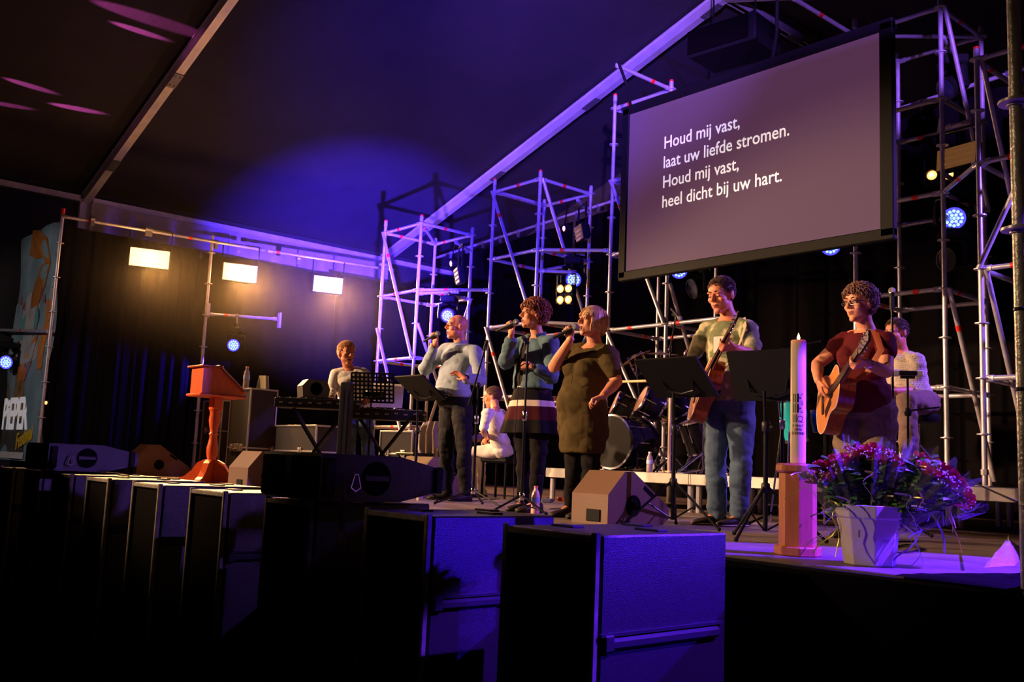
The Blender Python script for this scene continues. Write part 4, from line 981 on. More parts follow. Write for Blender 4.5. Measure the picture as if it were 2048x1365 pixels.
# ================================================================ pedestal, candle, bucket
cx, cy = -2.83, 4.30
cb_ = pz(1588, 1112, SZ); cx, cy = cb_.x-.0, cb_.y+.03
t = thing('candle_pedestal', 'octagonal oak pedestal carrying the tall candle', 'pedestal', (cx, cy, SZ)); ph = .435
def oct_(r): return [(r*math.cos(math.pi/8+k*math.pi/4), r*math.sin(math.pi/8+k*math.pi/4)) for k in range(8)]
Tz = lambda z: Matrix.Translation((cx, cy, SZ+z)) @ Matrix.Rotation(.25, 4, 'Z')
ob('base', MB().prism(oct_(.112), .045, Tz(0)), M_wood2, t, False, True, bevel=.006)
ob('shaft', MB().prism(oct_(.088), ph-.09, Tz(.045)), M_wood2, t, False, True)
ob('cap', MB().prism(oct_(.106), .045, Tz(ph-.045)), M_wood2, t, False, True, bevel=.01)
t = thing('candle', 'tall burning cream candle with black printed emblem on the pedestal', 'candle', (cx, cy, SZ+ph)); ch_ = .602; cr = .0365
b = MB(); b.lathe([(cr-.004, 0), (cr, .004), (cr, ch_-.004), (cr-.003, ch_), (cr-.010, ch_-.003), (0, ch_-.006)], 32, Matrix.Translation((cx, cy, SZ+ph))); ob('wax_body', b, mat('candle_wax', (.85, .72, .52), .45, sss=.3), t, True, True)
b = MB(); b.tube([(cx, cy, SZ+ph+ch_-.008), (cx+.002, cy, SZ+ph+ch_+.012)], .0015, 5); ob('wick', b, M_black, t, True, True)
b = MB(); b.lathe([(.001, 0), (.0065, .006), (.0075, .013), (.004, .024), (.0005, .034)], 12, Matrix.Translation((cx, cy, SZ+ph+ch_+.002))); ob('flame', b, emis('flame', (1, .75, .35), 8), t, True, True)
pl = bpy.data.lights.new('flame_light', 'POINT'); pl.energy = .6; pl.color = (1, .5, .2); pl.shadow_soft_size = .01; po = bpy.data.objects.new('flame_light', pl); COL.objects.link(po); po.location = (cx, cy, SZ+ph+ch_+.04)
va = math.atan2(-cy, -cx)+.0
def wrap(mb, z0_, x0_=0):
    out = MB(); vs = []
    for (x, y, z) in mb.v:
        a = va+(x+x0_)/cr; r = cr+.0006+z; vs.append((cx+r*math.cos(a), cy+r*math.sin(a), SZ+ph+z0_+y))
    return out.add(vs, mb.f)
I4 = Matrix.Identity(4); em_ = MB()
def put(mb, z0_, x0_=0): q = wrap(mb, z0_, x0_); em_.add(q.v, q.f)
def rect(x, y, w__, h__): 
    g = MB(); n = 3
    return g.grid(lambda i, j: V((x+w__*i, y+h__*j, .0002)), n, 1)
for yy in (.295, .245):
    put(rect(-.024, 0, .004, .042), yy); put(rect(-.016, 0, .0035, .042), yy); put(rect(-.006, 0, .009, .042), yy)
    k_ = MB(); k_.add([(.004, .021, 0), (.014, .042, 0), (.024, .042, 0), (.013, .021, 0)], [(0, 1, 2, 3)]); k_.add([(.004, .021, 0), (.013, .021, 0), (.024, 0, 0), (.014, 0, 0)], [(0, 1, 2, 3)]); put(k_, yy)
put(rect(-.027, 0, .052, .003), .2895)
for xx in (-.024, -.017, -.010): put(rect(xx, 0, .0025, .038), .198)
rg = MB()
for k in range(20):
    a0_, a1_ = 2*math.pi*k/20, 2*math.pi*(k+1)/20; rg.add([(.010+.014*math.cos(a0_), .216+.014*math.sin(a0_), 0), (.010+.014*math.cos(a1_), .216+.014*math.sin(a1_), 0), (.010+.0115*math.cos(a1_), .216+.0115*math.sin(a1_), 0), (.010+.0115*math.cos(a0_), .216+.0115*math.sin(a0_), 0)], [(0, 1, 2, 3)])
put(rg, 0); put(rect(-.006, 0, .032, .0025), .199)
for s, yy in (('E VAN T', .176), ('NIVN', .158), ('ZOEKEND', .140)): put(text_mb(s, .017, I4, 0.0001, .0003, .85, 'CENTER'), yy)
ob('emblem', em_, mat('candle_print', (.02, .018, .02), .5), t, False, True)
# ================================================================ music stands
def music_stand(label, x, y, zc, yaw=0, tilt=.9, w_=.50, h=.34, perf=False, zb=SZ, spread=.30, la=.5, group='black music stands'):
    t = thing('music_stand', label, 'music stand', (x, y, zb), group=group); b0 = V((x, y, zb))
    R_ = Matrix.Rotation(yaw, 3, 'Z'); wx = R_ @ V((1, 0, 0)); upv = R_ @ V((0, -math.sin(tilt), math.cos(tilt))); n = upv.cross(wx) if False else wx.cross(upv)
    c = V((x, y, zc)); A = Matrix((wx, upv, n)).transposed(); mb = MB()
    if perf:
        nx_, ny_ = 10, 7; cw, chh = w_/nx_, h/ny_
        for j in range(ny_+1): mb.box(c+upv*(-h/2+chh*j), (w_, .022, .003), A)
        for i in range(nx_+1): mb.box(c+wx*(-w_/2+cw*i), (.022, h, .003), A)
        mb.box(c-upv*h*.28+wx*.02, (w_*.5, h*.28, .003), A)
    else: mb.box(c, (w_, h, .004), A, ch=.0015)
    for s in (-1, 1): mb.box(c+wx*(w_/2)*s+n*-.006, (.004, h, .016), A)
    mb.box(c+upv*h/2-n*.006, (w_, .004, .016), A); ob('desk', mb, M_black, t, False, True)
    ob('ledge', MB().box(c-upv*h/2-n*.025, (w_, .005, .055), A), M_black, t, False, True)
    br = MB(); q = c-upv*.05
    br.tube([q+wx*.13+upv*.03, q+wx*.11-upv*.05+n*.02, q-upv*.07+n*.03, q-wx*.11-upv*.05+n*.02, q-wx*.13+upv*.03], .007, 6); ob('bracket', br, M_blackm, t, True, True)
    top_ = V((x, y, zc-.08)); pb = MB(); pb.tube([b0+V((0, 0, .55)), top_+n*.03], .0095, 10); ob('upper_tube', pb, M_blackm, t, True, True)
    pb = MB(); pb.tube([b0+V((0, 0, .05)), b0+V((0, 0, .66))], .0145, 10); ob('lower_tube', pb, M_blackm, t, True, True)
    pb = MB(); pb.lathe([(.02, .63), (.024, .64), (.024, .68), (.018, .69)], 12, Matrix.Translation((x, y, zb))); pb.tube([b0+V((.02, 0, .655)), b0+V((.05, 0, .655))], .008, 6); pb.lathe([(.02, .27), (.026, .28), (.026, .32), (.02, .33)], 12, Matrix.Translation((x, y, zb))); obs('collar', pb, M_plastic, t, True, True)
    for k in range(3):
        a = la+k*2*math.pi/3; d = V((math.cos(a), math.sin(a), 0)); pb = MB(); pb.tube([b0+d*.02+V((0, 0, .30)), b0+d*spread+V((0, 0, .012))], .009, 8); pb.tube([b0+d*.015+V((0, 0, .06)), b0+d*spread*.5+V((0, 0, .155))], .006, 6); pb.ell(b0+d*spread+V((0, 0, .014)), (.014,)*3, None, 8); ob('leg', pb, M_blackm, t, True, True)
    return t
music_stand('black music stand left of the bald singer, desk tilted', -7.70, 5.44, py(829, 778, 5.44).z, .0, .95, .47, .36, la=.2)
q = py(745, 776, 6.1); music_stand('perforated music stand in front of the keyboard player', q.x, q.y, q.z, .75, .25, .50, .34, True, la=1.2)
q = py(1351, 757, 5.15); music_stand('black music stand right of the blonde singer', q.x, q.y, q.z, .04, .85, .52, .36, la=.1, spread=.36)
q = py(1533, 752, 4.85); music_stand('black music stand left of the burning candle', q.x, q.y, q.z, .16, .42, .46, .31, la=.65, spread=.34)
# sheets of music in front of the keyboard player
q = py(772, 795, 6.5)
sh = MB(); sh.box(q+V((0, 0, .02)), (.42, .004, .30), rotz(.8) @ Matrix.Rotation(-.2, 3, 'X')); ob('sheet_music', sh, mat('paper', (.8, .78, .74), .7), label='white sheet music behind the perforated music stand', cat='paper')
# ================================================================ microphone stands
def mic_stand(label, x, y, zb, ztop, boom=None, tripod=True, clip=None, r=.24, la=.3, group='microphone stands', round_base=False):
    t = thing('microphone_stand', label, 'microphone stand', (x, y, zb), group=group); b0 = V((x, y, zb)); tp = V((x, y, ztop))
    b = MB(); b.tube([b0+V((0, 0, .08)), b0+V((0, 0, .75))], .0125, 10); b.tube([b0+V((0, 0, .7)), tp], .0085, 10); ob('pole', b, M_blackm, t, True, True)
    b = MB(); b.lathe([(.016, .72), (.021, .73), (.021, .79), (.014, .80)], 12, Matrix.Translation(b0)); b.lathe([(.016, .10), (.024, .11), (.024, .15), (.016, .16)], 12, Matrix.Translation(b0)); obs('clutch', b, M_chrome, t, True, True)
    for k in range(3):
        a = la+k*2*math.pi/3; d = V((math.cos(a), math.sin(a), 0)); b = MB(); b.tube([b0+d*.02+V((0, 0, .13)), b0+d*r+V((0, 0, .012))], .0085, 8); b.ell(b0+d*r+V((0, 0, .014)), (.014,)*3, None, 8); ob('leg', b, M_blackm, t, True, True)
    if boom:
        b = MB(); b.tube([boom[0], boom[1]], .008, 10); b.tube([boom[0]-(V(boom[1])-V(boom[0])).normalized()*.0, lerp(V(boom[0]), V(boom[1]), .14)], .015, 10); b.ell(tp, (.022, .022, .03)); ob('boom', b, M_blackm, t, True, True)
    if clip:
        b = MB(); c, d = V(clip[0]), nrm(clip[1]); b.tube([c-d*.05, c+d*.04], .017, 8); b.tube([c-V((0, 0, .05)), c], .008, 8); ob('clip', b, M_plastic, t, True, True)
    return t
b0 = pz(1041, 1020, SZ); b0 = V((py(1042, 1022, 5.05).x, 5.05, SZ)); tz = py(1050, 690, 5.05)
mic_stand('straight microphone stand in front of the curly-haired singer', b0.x, b0.y, SZ, tz.z, clip=(tz+V((0, 0, .04)), V((.3, -.8, .4))), la=.2)
b = MB(); q = tz; b.tube([q+V((0, -.03, .0)), q+V((-.03, -.03, -.5)), V((b0.x-.09, b0.y-.02, SZ+.55)), V((b0.x-.06, b0.y-.03, SZ+.1)), V((b0.x+.2, b0.y+.1, SZ+.008))], .0035, 6)
ob('microphone_cable', b, M_plastic, smooth=True, label='black cable hanging beside the stand of the curly-haired singer', cat='cable')
q = pz(945, 1012, SZ); e0 = py(938, 812, q.y-.05); e1 = py(972, 690, q.y-.12); tp = py(957, 770, q.y-.06)
mic_stand('boom microphone stand right of the bald singer', q.x, q.y, SZ, tp.z, boom=(e0, e1), clip=(e1, e1-e0), la=2.2, r=.34)
q = py(1784, 605, 6.45); mic_stand('tall straight microphone stand behind the guitarist in maroon', q.x, 6.45, SZ, q.z, clip=(q, V((0, 0, 1))), la=.4)
microphone('slim microphone on the tall stand behind the guitarist in maroon', q+V((0, 0, .03)), V((0, 0, 1)), L=.13)
q = py(1340, 700, 7.6); e1 = py(1352, 632, 7.5); mic_stand('microphone stand over the drum kit', q.x, 7.6, RSZ, q.z, boom=(q, e1), clip=(e1, V((1, 0, -.5))), la=.8)
microphone('drum microphone pointing down over the cymbals', e1+V((.02, -.02, .01)), V((.7, .1, -.7)), L=.15)
q = py(1558, 703, 6.2); e1 = py(1640, 683, 6.2); mic_stand('low boom microphone stand behind the candle', q.x-.0, 6.25, SZ, q.z, boom=(q, e1), la=1.4)
# ================================================================ bottles
def bottle(label, p, h=.23, col=(.75, .8, .85), cap=(.8, .8, .85), lab=(.5, .6, .8), group='plastic water bottles', r=.032, glassy=True):
    p = V(p); t = thing('bottle', label, 'bottle', p, group=group); M = Matrix.Translation(p)
    b = MB(); b.lathe([(r*.85, 0), (r, .006), (r, h*.30), (r*.92, h*.34), (r, h*.38), (r, h*.62), (r*.8, h*.76), (r*.42, h*.88), (r*.40, h*.93)], 16, M)
    ob('body', b, mat('bottle_%.2f' % col[0], col, .15, trans=.55 if glassy else 0), t, True, True)
    b = MB(); b.lathe([(r*.48, h*.92), (r*.48, h), (0, h)], 12, M); ob('cap', b, mat('cap_%.2f_%.2f' % (cap[0], cap[1]), cap, .5), t, True, True)
    b = MB(); b.lathe([(r*1.01, h*.40), (r*1.02, h*.41), (r*1.02, h*.58), (r*1.01, h*.59)], 16, M); ob('label', b, mat('label_%.2f' % lab[0], lab, .6), t, True, True)
bottle('pink and white bottle on the stage floor left of the near wedge', pz(1070, 1028, SZ), .215, (.85, .5, .48), (.85, .25, .3), (.3, .4, .75), r=.034, glassy=False)
bottle('clear water bottle beside the foot of the first music stand', pz(839, 1002, SZ), .16, (.72, .6, .6))
bottle('pale bottle behind the bald singer\'s feet', py(888, 986, 6.5)*1 if False else V((py(889, 985, 6.9).x, 6.9, SZ)), .20, (.7, .72, .66), glassy=False)
q = py(1311, 942, 7.45); bottle('water bottle on the riser edge by the bass drum', (q.x, 7.36, RSZ), .20, (.75, .62, .66))
# ================================================================ instruments: drum kit
M_shell = mat('black_lacquer_shell', (.012, .011, .013), .12); M_headc = mat('coated_drum_head', (.22, .11, .07), .5, var=.1); M_cym = mat('bronze_cymbal', (.55, .33, .16), .28, .95, bump=.15, bscale=60)
def drum(name, label, c, axis, r, dp, head=None, lugs=8, group='drums on the riser', front=None, stands=None):
    c = V(c); t = thing(name, label, 'drum', c, group=group); M = zframe(c, axis)      # axis points out of batter head
    b = MB(); b.lathe([(r*.96, -dp), (r*.97, -dp+.004), (r*.97, -.004), (r*.96, 0)], 32, M); ob('shell', b, M_shell, t, True, True)
    b = MB(); b.lathe([(0, .004), (r*.95, .004), (r*.95, .001), (0, .0)], 32, M); ob('drum_head', b, head or M_headc, t, True, True)
    for z in (0, -dp):
        b = MB(); b.lathe([(r*.95, z-.012), (r*1.02, z-.012), (r*1.03, z+.006), (r*.96, z+.010), (r*.95, z-.012)], 32, M); ob('hoop', b, M_chrome, t, True, True)
    for k in range(lugs):
        a = 2*math.pi*k/lugs; q = V((math.cos(a)*r*1.0, math.sin(a)*r*1.0, 0)); b = MB(); b.tube([M @ (q+V((0, 0, .006))), M @ (q+V((0, 0, -dp*.4)))], .0045, 6); b.tube([M @ (q*.99+V((0, 0, -dp*.3))), M @ (q*.99+V((0, 0, -dp*.62)))], .010, 8); ob('lug', b, M_chrome, t, True, True)
    return t, M
q = py(1222, 884, 7.5); t, M = drum('bass_drum', 'large black bass drum with chrome hoop facing the audience', q, V((.05, -1, 0)), .285, .46, mat('black_drum_head', (.006, .005, .006), .55), 10)
for s in (-1, 1):
    b = MB(); b.tube([q+V((.27*s, .12, -.1)), q+V((.36*s, .02, -.28))], .009, 8); ob('spur', b, M_chrome, t, True, True)
b = MB(); b.lathe([(0, .005), (.045, .006), (.045, .004)], 18, M @ Matrix.Translation((-.10, -.08, 0))); ob('port_ring', b, M_chrome, t, True, True)
for x, y, Y, r, dp, ax, lb in ((1283, 799, 7.75, .155, .22, (-.55, -.78, .42), 'round tom with brown head mounted above the bass drum'), (1230, 806, 7.7, .14, .2, (-.6, -.75, .40), 'smaller tom left on the bass drum beside the blonde singer\'s elbow'), (1330, 805, 8.1, .17, .26, (-.5, -.7, .45), 'tom half hidden behind the music stand pole'), (1265, 735, 8.1, .12, .16, (-.7, -.5, -.45), 'blue-lit small tom seen from below, above the others'), (1395, 840, 7.9, .2, .32, (-.15, -.3, .95), 'floor tom behind the young guitarist\'s leg'), (1352, 830, 8.2, .18, .14, (-.2, -.5, .9), 'shallow snare drum behind the music stand')):
    drum('tom_drum', lb, py(x, y, Y), V(ax), r, dp, lugs=6)
def cymbal(label, c, axis, r, zb=RSZ, group='cymbals of the drum kit'):
    c = V(c); t = thing('cymbal', label, 'cymbal', c, group=group); M = zframe(c, axis)
    b = MB(); b.lathe([(0, .02), (r*.08, .019), (r*.16, .008), (r*.2, .002), (r*.6, -.006), (r, -.018), (r, -.0195), (r*.6, -.0085), (r*.16, .005), (0, .017)], 36, M); ob('plate', b, M_cym, t, True, True)
    b = MB(); b.tube([c+V((0, 0, .03)), c-V((0, 0, .03)), (c.x+.05, c.y+.1, zb+.5), (c.x+.05, c.y+.1, zb+.12)], .009, 8); ob('stand_tube', b, M_chrome, t, True, True)
    for k in range(3):
        a = .6+k*2.1; d = V((math.cos(a), math.sin(a), 0)); p0 = V((c.x+.05, c.y+.1, zb+.26)); b = MB(); b.tube([p0, p0+d*.22+V((0, 0, -.25))], [(.004, .009)]*2, 6); ob('leg', b, M_chrome, t, True, True)
cymbal('dark cymbal nearest the blonde singer\'s head', py(1270, 714, 7.9), V((-.35, -.35, .85)), .19)
cymbal('blue-lit flat cymbal above the music stand', py(1321, 706, 8.2), V((.1, -.1, 1)), .2)
cymbal('large tilted bronze cymbal left of the young guitarist', py(1372, 706, 7.8), V((-.72, -.52, .45)), .20)
cymbal('pair of hi-hat cymbals between the music stand and jeans', py(1405, 838, 7.9), V((0, -.12, 1)), .17)
for i, (xx, ln) in enumerate(((1243, 1307),)):
    t = thing('drumstick_bar', 'pale wooden bar lying level above the toms', 'bar', py(1275, 763, 7.65)); a = py(1241, 764, 7.65); c = py(1308, 762, 7.65); b = MB(); b.tube([a, c], .014, 8); ob('rod', b, mat('pale_wood', (.7, .5, .28), .5), t, True, True)
# pale upright post and chrome hi-hat stand legs
t = thing('wooden_post', 'pale slim upright post behind the music stand', 'post', py(1338, 930, 7.5)); b = MB(); b.tube([(py(1338, 940, 7.5).x, 7.5, RSZ), py(1341, 790, 7.5)], .016, 8); b.box((py(1338, 940, 7.5).x, 7.5, RSZ+.01), (.1, .1, .02), ch=.003); ob('post', b, MT['pale_wood'], t, True, True)
q = py(1407, 935, 7.55); t = thing('hi_hat_stand', 'bright chrome stand legs left of the young guitarist\'s jeans', 'stand', (q.x, 7.55, RSZ))
b = MB(); b.tube([(q.x, 7.55, RSZ+.08), (q.x, 7.55, RSZ+.62)], .011, 8); ob('tube', b, M_chrome, t, True, True)
for a in (0.2, 2.5, 4.2): b = MB(); d = V((math.cos(a), math.sin(a), 0)); b.tube([V((q.x, 7.55, RSZ+.22)), V((q.x, 7.55, RSZ+.012))+d*.26], [(.005, .014)]*2, 6); ob('leg', b, M_chrome, t, True, True)
b = MB(); b.box((q.x-.1, 7.45, RSZ+.02), (.08, .26, .02), Matrix.Rotation(.15, 3, 'X'), ch=.004); ob('pedal', b, M_chrome, t, False, True)
# drum throne
q = py(1800, 838, 7.55); DT = V((q.x+.05, 7.75, RSZ)); t = thing('drum_stool', 'chrome-legged drum stool under the drummer', 'stool', DT)
b = MB(); b.lathe([(.02, .50), (.16, .505), (.175, .53), (.17, .57), (.02, .58)], 24, Matrix.Translation(DT)); ob('seat', b, M_black, t, True, True)
b = MB(); b.tube([DT+V((0, 0, .12)), DT+V((0, 0, .5))], .015, 10); ob('post', b, M_chrome, t, True, True)
for k in range(3): a = .5+k*2.094; d = V((math.cos(a), math.sin(a), 0)); b = MB(); b.tube([DT+V((0, 0, .34)), DT+d*.28+V((0, 0, .015))], [(.005, .012)]*2, 6); b.tube([DT+V((0, 0, .13)), DT+d*.15+V((0, 0, .17))], .005, 6); ob('leg', b, M_chrome, t, True, True)
# percussion block on its stand
q = py(1815, 747, 6.9); t = thing('percussion_block', 'small percussion block with two white ends on a thin stand', 'percussion', (q.x, 6.9, SZ))
b = MB(); b.box(q, (.13, .06, .035), rotz(.7), ch=.008); b.box(q-V((0, 0, .03)), (.1, .03, .02), rotz(.7)); ob('bracket', b, M_plastic, t, False, True)
for s in (-1, 1): b = MB(); c = q+V((math.cos(.7), math.sin(.7), 0))*.085*s; b.box(c, (.055, .05, .05), rotz(.7), ch=.01); ob('white_end', b, M_white, t, False, True)
b = MB(); b.tube([(q.x, 6.9, SZ+.14), q-V((0, 0, .04))], .009, 8); b.tube([q-V((0, 0, .28)), q+V((.18, .12, -.25))], .007, 6); b.lathe([(.02, -.03), (.03, 0), (.02, .03)], 10, Matrix.Translation(q-V((0, 0, .29)))); ob('stand_tube', b, M_blackm, t, True, True)
for k in range(3): a = .9+k*2.094; d = V((math.cos(a), math.sin(a), 0)); b = MB(); b.tube([V((q.x, 6.9, SZ+.42)), V((q.x, 6.9, SZ+.01))+d*.26], [(.004, .009)]*2, 6); ob('leg', b, M_chrome, t, True, True)
# turquoise conga with stand
q = py(1582, 800, 6.7); t = thing('conga_drum', 'turquoise conga drum with chrome rims left of the candle', 'drum', q)
M = zframe(q, V((-.10, -.10, 1))); b = MB(); b.lathe([(.085, -.33), (.098, -.25), (.108, -.14), (.104, -.05), (.098, 0)], 26, M); ob('shell', b, mat('turquoise_lacquer', (.01, .42, .46), .25), t, True, True)
b = MB(); b.lathe([(0, .006), (.095, .006), (.097, 0)], 24, M); ob('drum_head', b, M_headc, t, True, True)
for z in (-.005, -.33): b = MB(); b.lathe([(.098, z-.012), (.108, z-.012), (.108, z+.012), (.098, z+.012), (.098, z-.012)] if z > -.1 else [(.085, z-.012), (.093, z-.012), (.093, z+.012), (.085, z+.012), (.085, z-.012)], 24, M); ob('hoop', b, M_chrome, t, True, True)
for k in range(6): a = 2*math.pi*k/6; b = MB(); b.tube([M @ V((.106*math.cos(a), .106*math.sin(a), .0)), M @ V((.114*math.cos(a), .114*math.sin(a), -.13))], .006, 6); ob('lug', b, M_chrome, t, True, True)
for k in range(4): a = .4+math.pi/2*k; b = MB(); p0 = q+V((.07*math.cos(a), .07*math.sin(a), -.22)); b.tube([p0, V((q.x+.16*math.cos(a), q.y+.16*math.sin(a), SZ+.01))], .008, 8); ob('leg', b, M_chrome, t, True, True)
q2 = py(1650, 836, 6.9); t = thing('bongo_drum', 'deep blue small drum under the maroon guitarist\'s guitar', 'drum', q2); M = Matrix.Translation(q2); b = MB(); b.lathe([(.09, -.12), (.11, -.03), (.11, .05)], 22, M); ob('shell', b, mat('deep_blue_lacquer', (.01, .06, .25), .25), t, True, True); b = MB(); b.lathe([(0, .055), (.11, .055), (.115, .045), (.11, .035)], 22, M); ob('drum_head', b, M_headc, t, True, True)
b = MB(); b.tube([q2-V((0, 0, .1)), (q2.x, q2.y, SZ+.01)], .010, 8); b.box((q2.x, q2.y, SZ+.006), (.3, .3, .012), rotz(.4), ch=.003); ob('stand_tube', b, M_chrome, t, True, True)
# ================================================================ keyboards area
kd = V((RT.x, RT.y, 0)).normalized(); kn = V((-kd.y, kd.x, 0))   # along / away from camera
def keyboard(label, c, L, dp=.30, h=.10, group='keyboards', deck=M_plastic):
    c = V(c); t = thing('keyboard', label, 'keyboard', c, group=group); A = Matrix((kd, kn, V((0, 0, 1)))).transposed()
    ob('case', MB().box(c, (L, dp, h), A, ch=.008), deck, t, False, True)
    b = MB(); n = int(L/.024*.86)
    for i in range(n): b.box(c+kd*((i-n/2+.5)*.0235)+kn*(dp*.22)+V((0, 0, h/2+.006)), (.0222, .13, .012), A)
    ob('white_keys', b, M_white, t, False, True, kind='stuff')
    b = MB()
    for i in range(n):
        if i % 7 not in (2, 6): b.box(c+kd*((i-n/2+1)*.0235)+kn*(dp*.16)+V((0, 0, h/2+.016)), (.012, .08, .012), A)
    ob('black_keys', b, M_black, t, False, True, kind='stuff')
    b = MB(); rnd = random.Random(3)
    for i in range(22): b.lathe([(.008, 0), (.008, .012), (0, .013)], 8, frame(c+kd*rnd.uniform(-L*.46, L*.46)-kn*(dp*rnd.uniform(.2, .42))+V((0, 0, h/2)), kd, kn, V((0, 0, 1))))
    for i in range(9): b.box(c+kd*(-L*.42+i*.11)-kn*(dp/2+.003)+V((0, 0, rnd.uniform(-.02, .02))), (.045, .006, .018), A)
    ob('controls', b, mat('panel_grey', (.25, .23, .22), .4, .4), t, True, True, kind='stuff')
    return t
kA = pplane(640, 806, V((py(700, 930, 5.9))), kn); kB = pplane(770, 822, V((py(700, 930, 5.9))), kn)
keyboard('black keyboard under the small monitor speaker', kA-V((0, 0, .02)), .98, .34, .11); keyboard('long black stage piano behind the perforated music stand', kB-V((0, 0, .05)), .95, .32, .12)
for c, lb in ((kA, 'black cross-legged stand under the left keyboard'), (kB, 'black cross-legged stand under the right keyboard')):
    t = thing('keyboard_stand', lb, 'stand', (c.x, c.y, SZ), group='keyboard stands')
    for s in (-1, 1):
        for g in (-1, 1):
            p = V((c.x, c.y, 0))+kn*.05*g; b = MB(); b.box(lerp(p+kd*.30*s+V((0, 0, SZ+.02)), p-kd*.30*s+V((0, 0, c.z-.08)), .5), (.03, .018, (V((0, .6, c.z-.1-SZ))).length), Matrix((kd, kn, V((0, 0, 1)))).transposed() @ Matrix.Rotation(-math.atan2(.6, c.z-.1-SZ)*s, 3, 'Y')); ob('leg', b, M_blackm, t, False, True)
q = kA+kd*.0; c = pplane(627, 779, kA, kn); t = thing('monitor_speaker', 'small monitor speaker on the left keyboard, one side lit blue', 'speaker', c); A = Matrix((kd, kn, V((0, 0, 1)))).transposed() @ Matrix.Rotation(.5, 3, 'Z')
b = MB(); b.prism([(-.15, -.10), (.15, -.10), (.165, .0), (.12, .105), (-.10, .105), (-.165, .03)], .22, Matrix.Translation(c) @ A.to_4x4() @ Matrix.Rotation(math.pi/2, 4, 'X') @ Matrix.Translation((0, 0, -.11))); ob('cabinet', b, mat('speaker_grey', (.06, .055, .05), .4), t, False, True)
b = MB(); b.lathe([(.075, 0), (.07, .004), (.02, -.004), (0, .006)], 20, Matrix.Translation(c) @ A.to_4x4() @ frame(V((0, -.112, -.0)), V((1, 0, 0)), V((0, 0, 1)), V((0, -1, 0)))); ob('cone', b, M_grille, t, True, True)
# tall black column
q = py(686, 912, 5.5); t = thing('column_speaker', 'tall narrow black column left of the perforated music stand', 'speaker', (q.x, 5.5, SZ)); zt = py(686, 766, 5.5).z
b = MB(); b.box((q.x, 5.5, (SZ+zt)/2), (.13, .10, zt-SZ), rotz(.6), ch=.012); ob('cabinet', b, M_plastic, t, False, True); b = MB(); b.box((q.x+.04, 5.44, (SZ+zt)/2), (.02, .02, zt-SZ-.15), rotz(.6)); b.lathe([(.02, 0), (.03, .02), (.0, .025)], 12, frame(V((q.x+.05, 5.43, SZ+.22)), V((1, 0, 0)), V((0, 0, 1)), V((0, -1, 0)))); b.box((q.x, 5.5, SZ+.01), (.3, .3, .02), ch=.004); obs('side_rail', b, M_blackm, t, False, True)
# ================================================================ flight cases and racks
M_case = mat('case_laminate', (.03, .028, .032), .4); M_ced = mat('case_edging', (.5, .48, .5), .3, .8)
def case(label, x0_, x1_, yt, yb, Y, dp=.5, n=1, group='flight cases and racks at the back left', edge=.022, mid=None):
    a = py(x0_, yb, Y); c = py(x1_, yt, Y); x0, x1, z0, z1 = a.x, c.x, max(a.z, SZ+.001), c.z
    if z0 < SZ+.4: z0 = SZ+.001
    t = thing('flight_case', label, 'case', ((x0+x1)/2, Y, z0), group=group); cx_, cz_ = (x0+x1)/2, (z0+z1)/2; w_, h = x1-x0, z1-z0
    ob('body', MB().box((cx_, Y+dp/2, cz_), (w_-.01, dp-.01, h-.01)), M_case, t, False, True)
    b = MB()
    for X in (x0, x1):
        for yy in (Y, Y+dp): b.box((X, yy, cz_), (edge, edge, h), ch=.003)
    for z in (z0+edge/2, z1-edge/2)+((mid*h+z0,) if mid else ()):
        b.box((cx_, Y, z), (w_, edge, edge), ch=.003); b.box((cx_, Y+dp, z), (w_, edge, edge))
        for X in (x0, x1): b.box((X, Y+dp/2, z), (edge, dp, edge))
    ob('edging', b, M_ced, t, False, True)
    for X in (x0+w_*.25, x0+w_*.75):
        b = MB(); zz = z0+h*(mid or .6); b.box((X, Y-.014, zz), (.10, .012, .10), ch=.003); b.box((X, Y-.024, zz+.01), (.035, .016, .05), ch=.004); obs('latch', b, M_ced, t, False, True)
    b = MB(); b.box((cx_, Y-.014, z0+h*.35), (.17, .012, .11), ch=.004); b.tube([(cx_-.06, Y-.03, z0+h*.35-.02), (cx_+.06, Y-.03, z0+h*.35-.02)], .008, 6); ob('handle', b, M_ced, t, False, True)
    return t
case('flight case with shiny metal edging under the left keyboard', 516, 634, 850, 935, 6.35, .5, mid=.55)
case('tall rack case behind the lectern, left one', 398, 446, 800, 930, 5.95, .4, mid=.6)
case('tall rack case behind the lectern, right one', 452, 503, 776, 930, 6.0, .4, mid=.35)
case('blue-lit flight case with edging under the leftmost scaffold tower', 757, 826, 862, 948, 7.0, .5, mid=.6)
zt = py(470, 776, 6.0).z
for x, y, lb, zz in ((443, 740, 'left bottle standing on the rack behind the lectern', py(420, 800, 5.95).z), (494, 745, 'right bottle standing on the rack behind the lectern', zt)):
    q = py(x, y, 6.15); bottle(lb, (q.x, 6.15, zz), .32 if x > 470 else .48, (.55, .5, .6), (.6, .3, .2), (.3, .2, .4), r=.045, group='bottles on the racks')
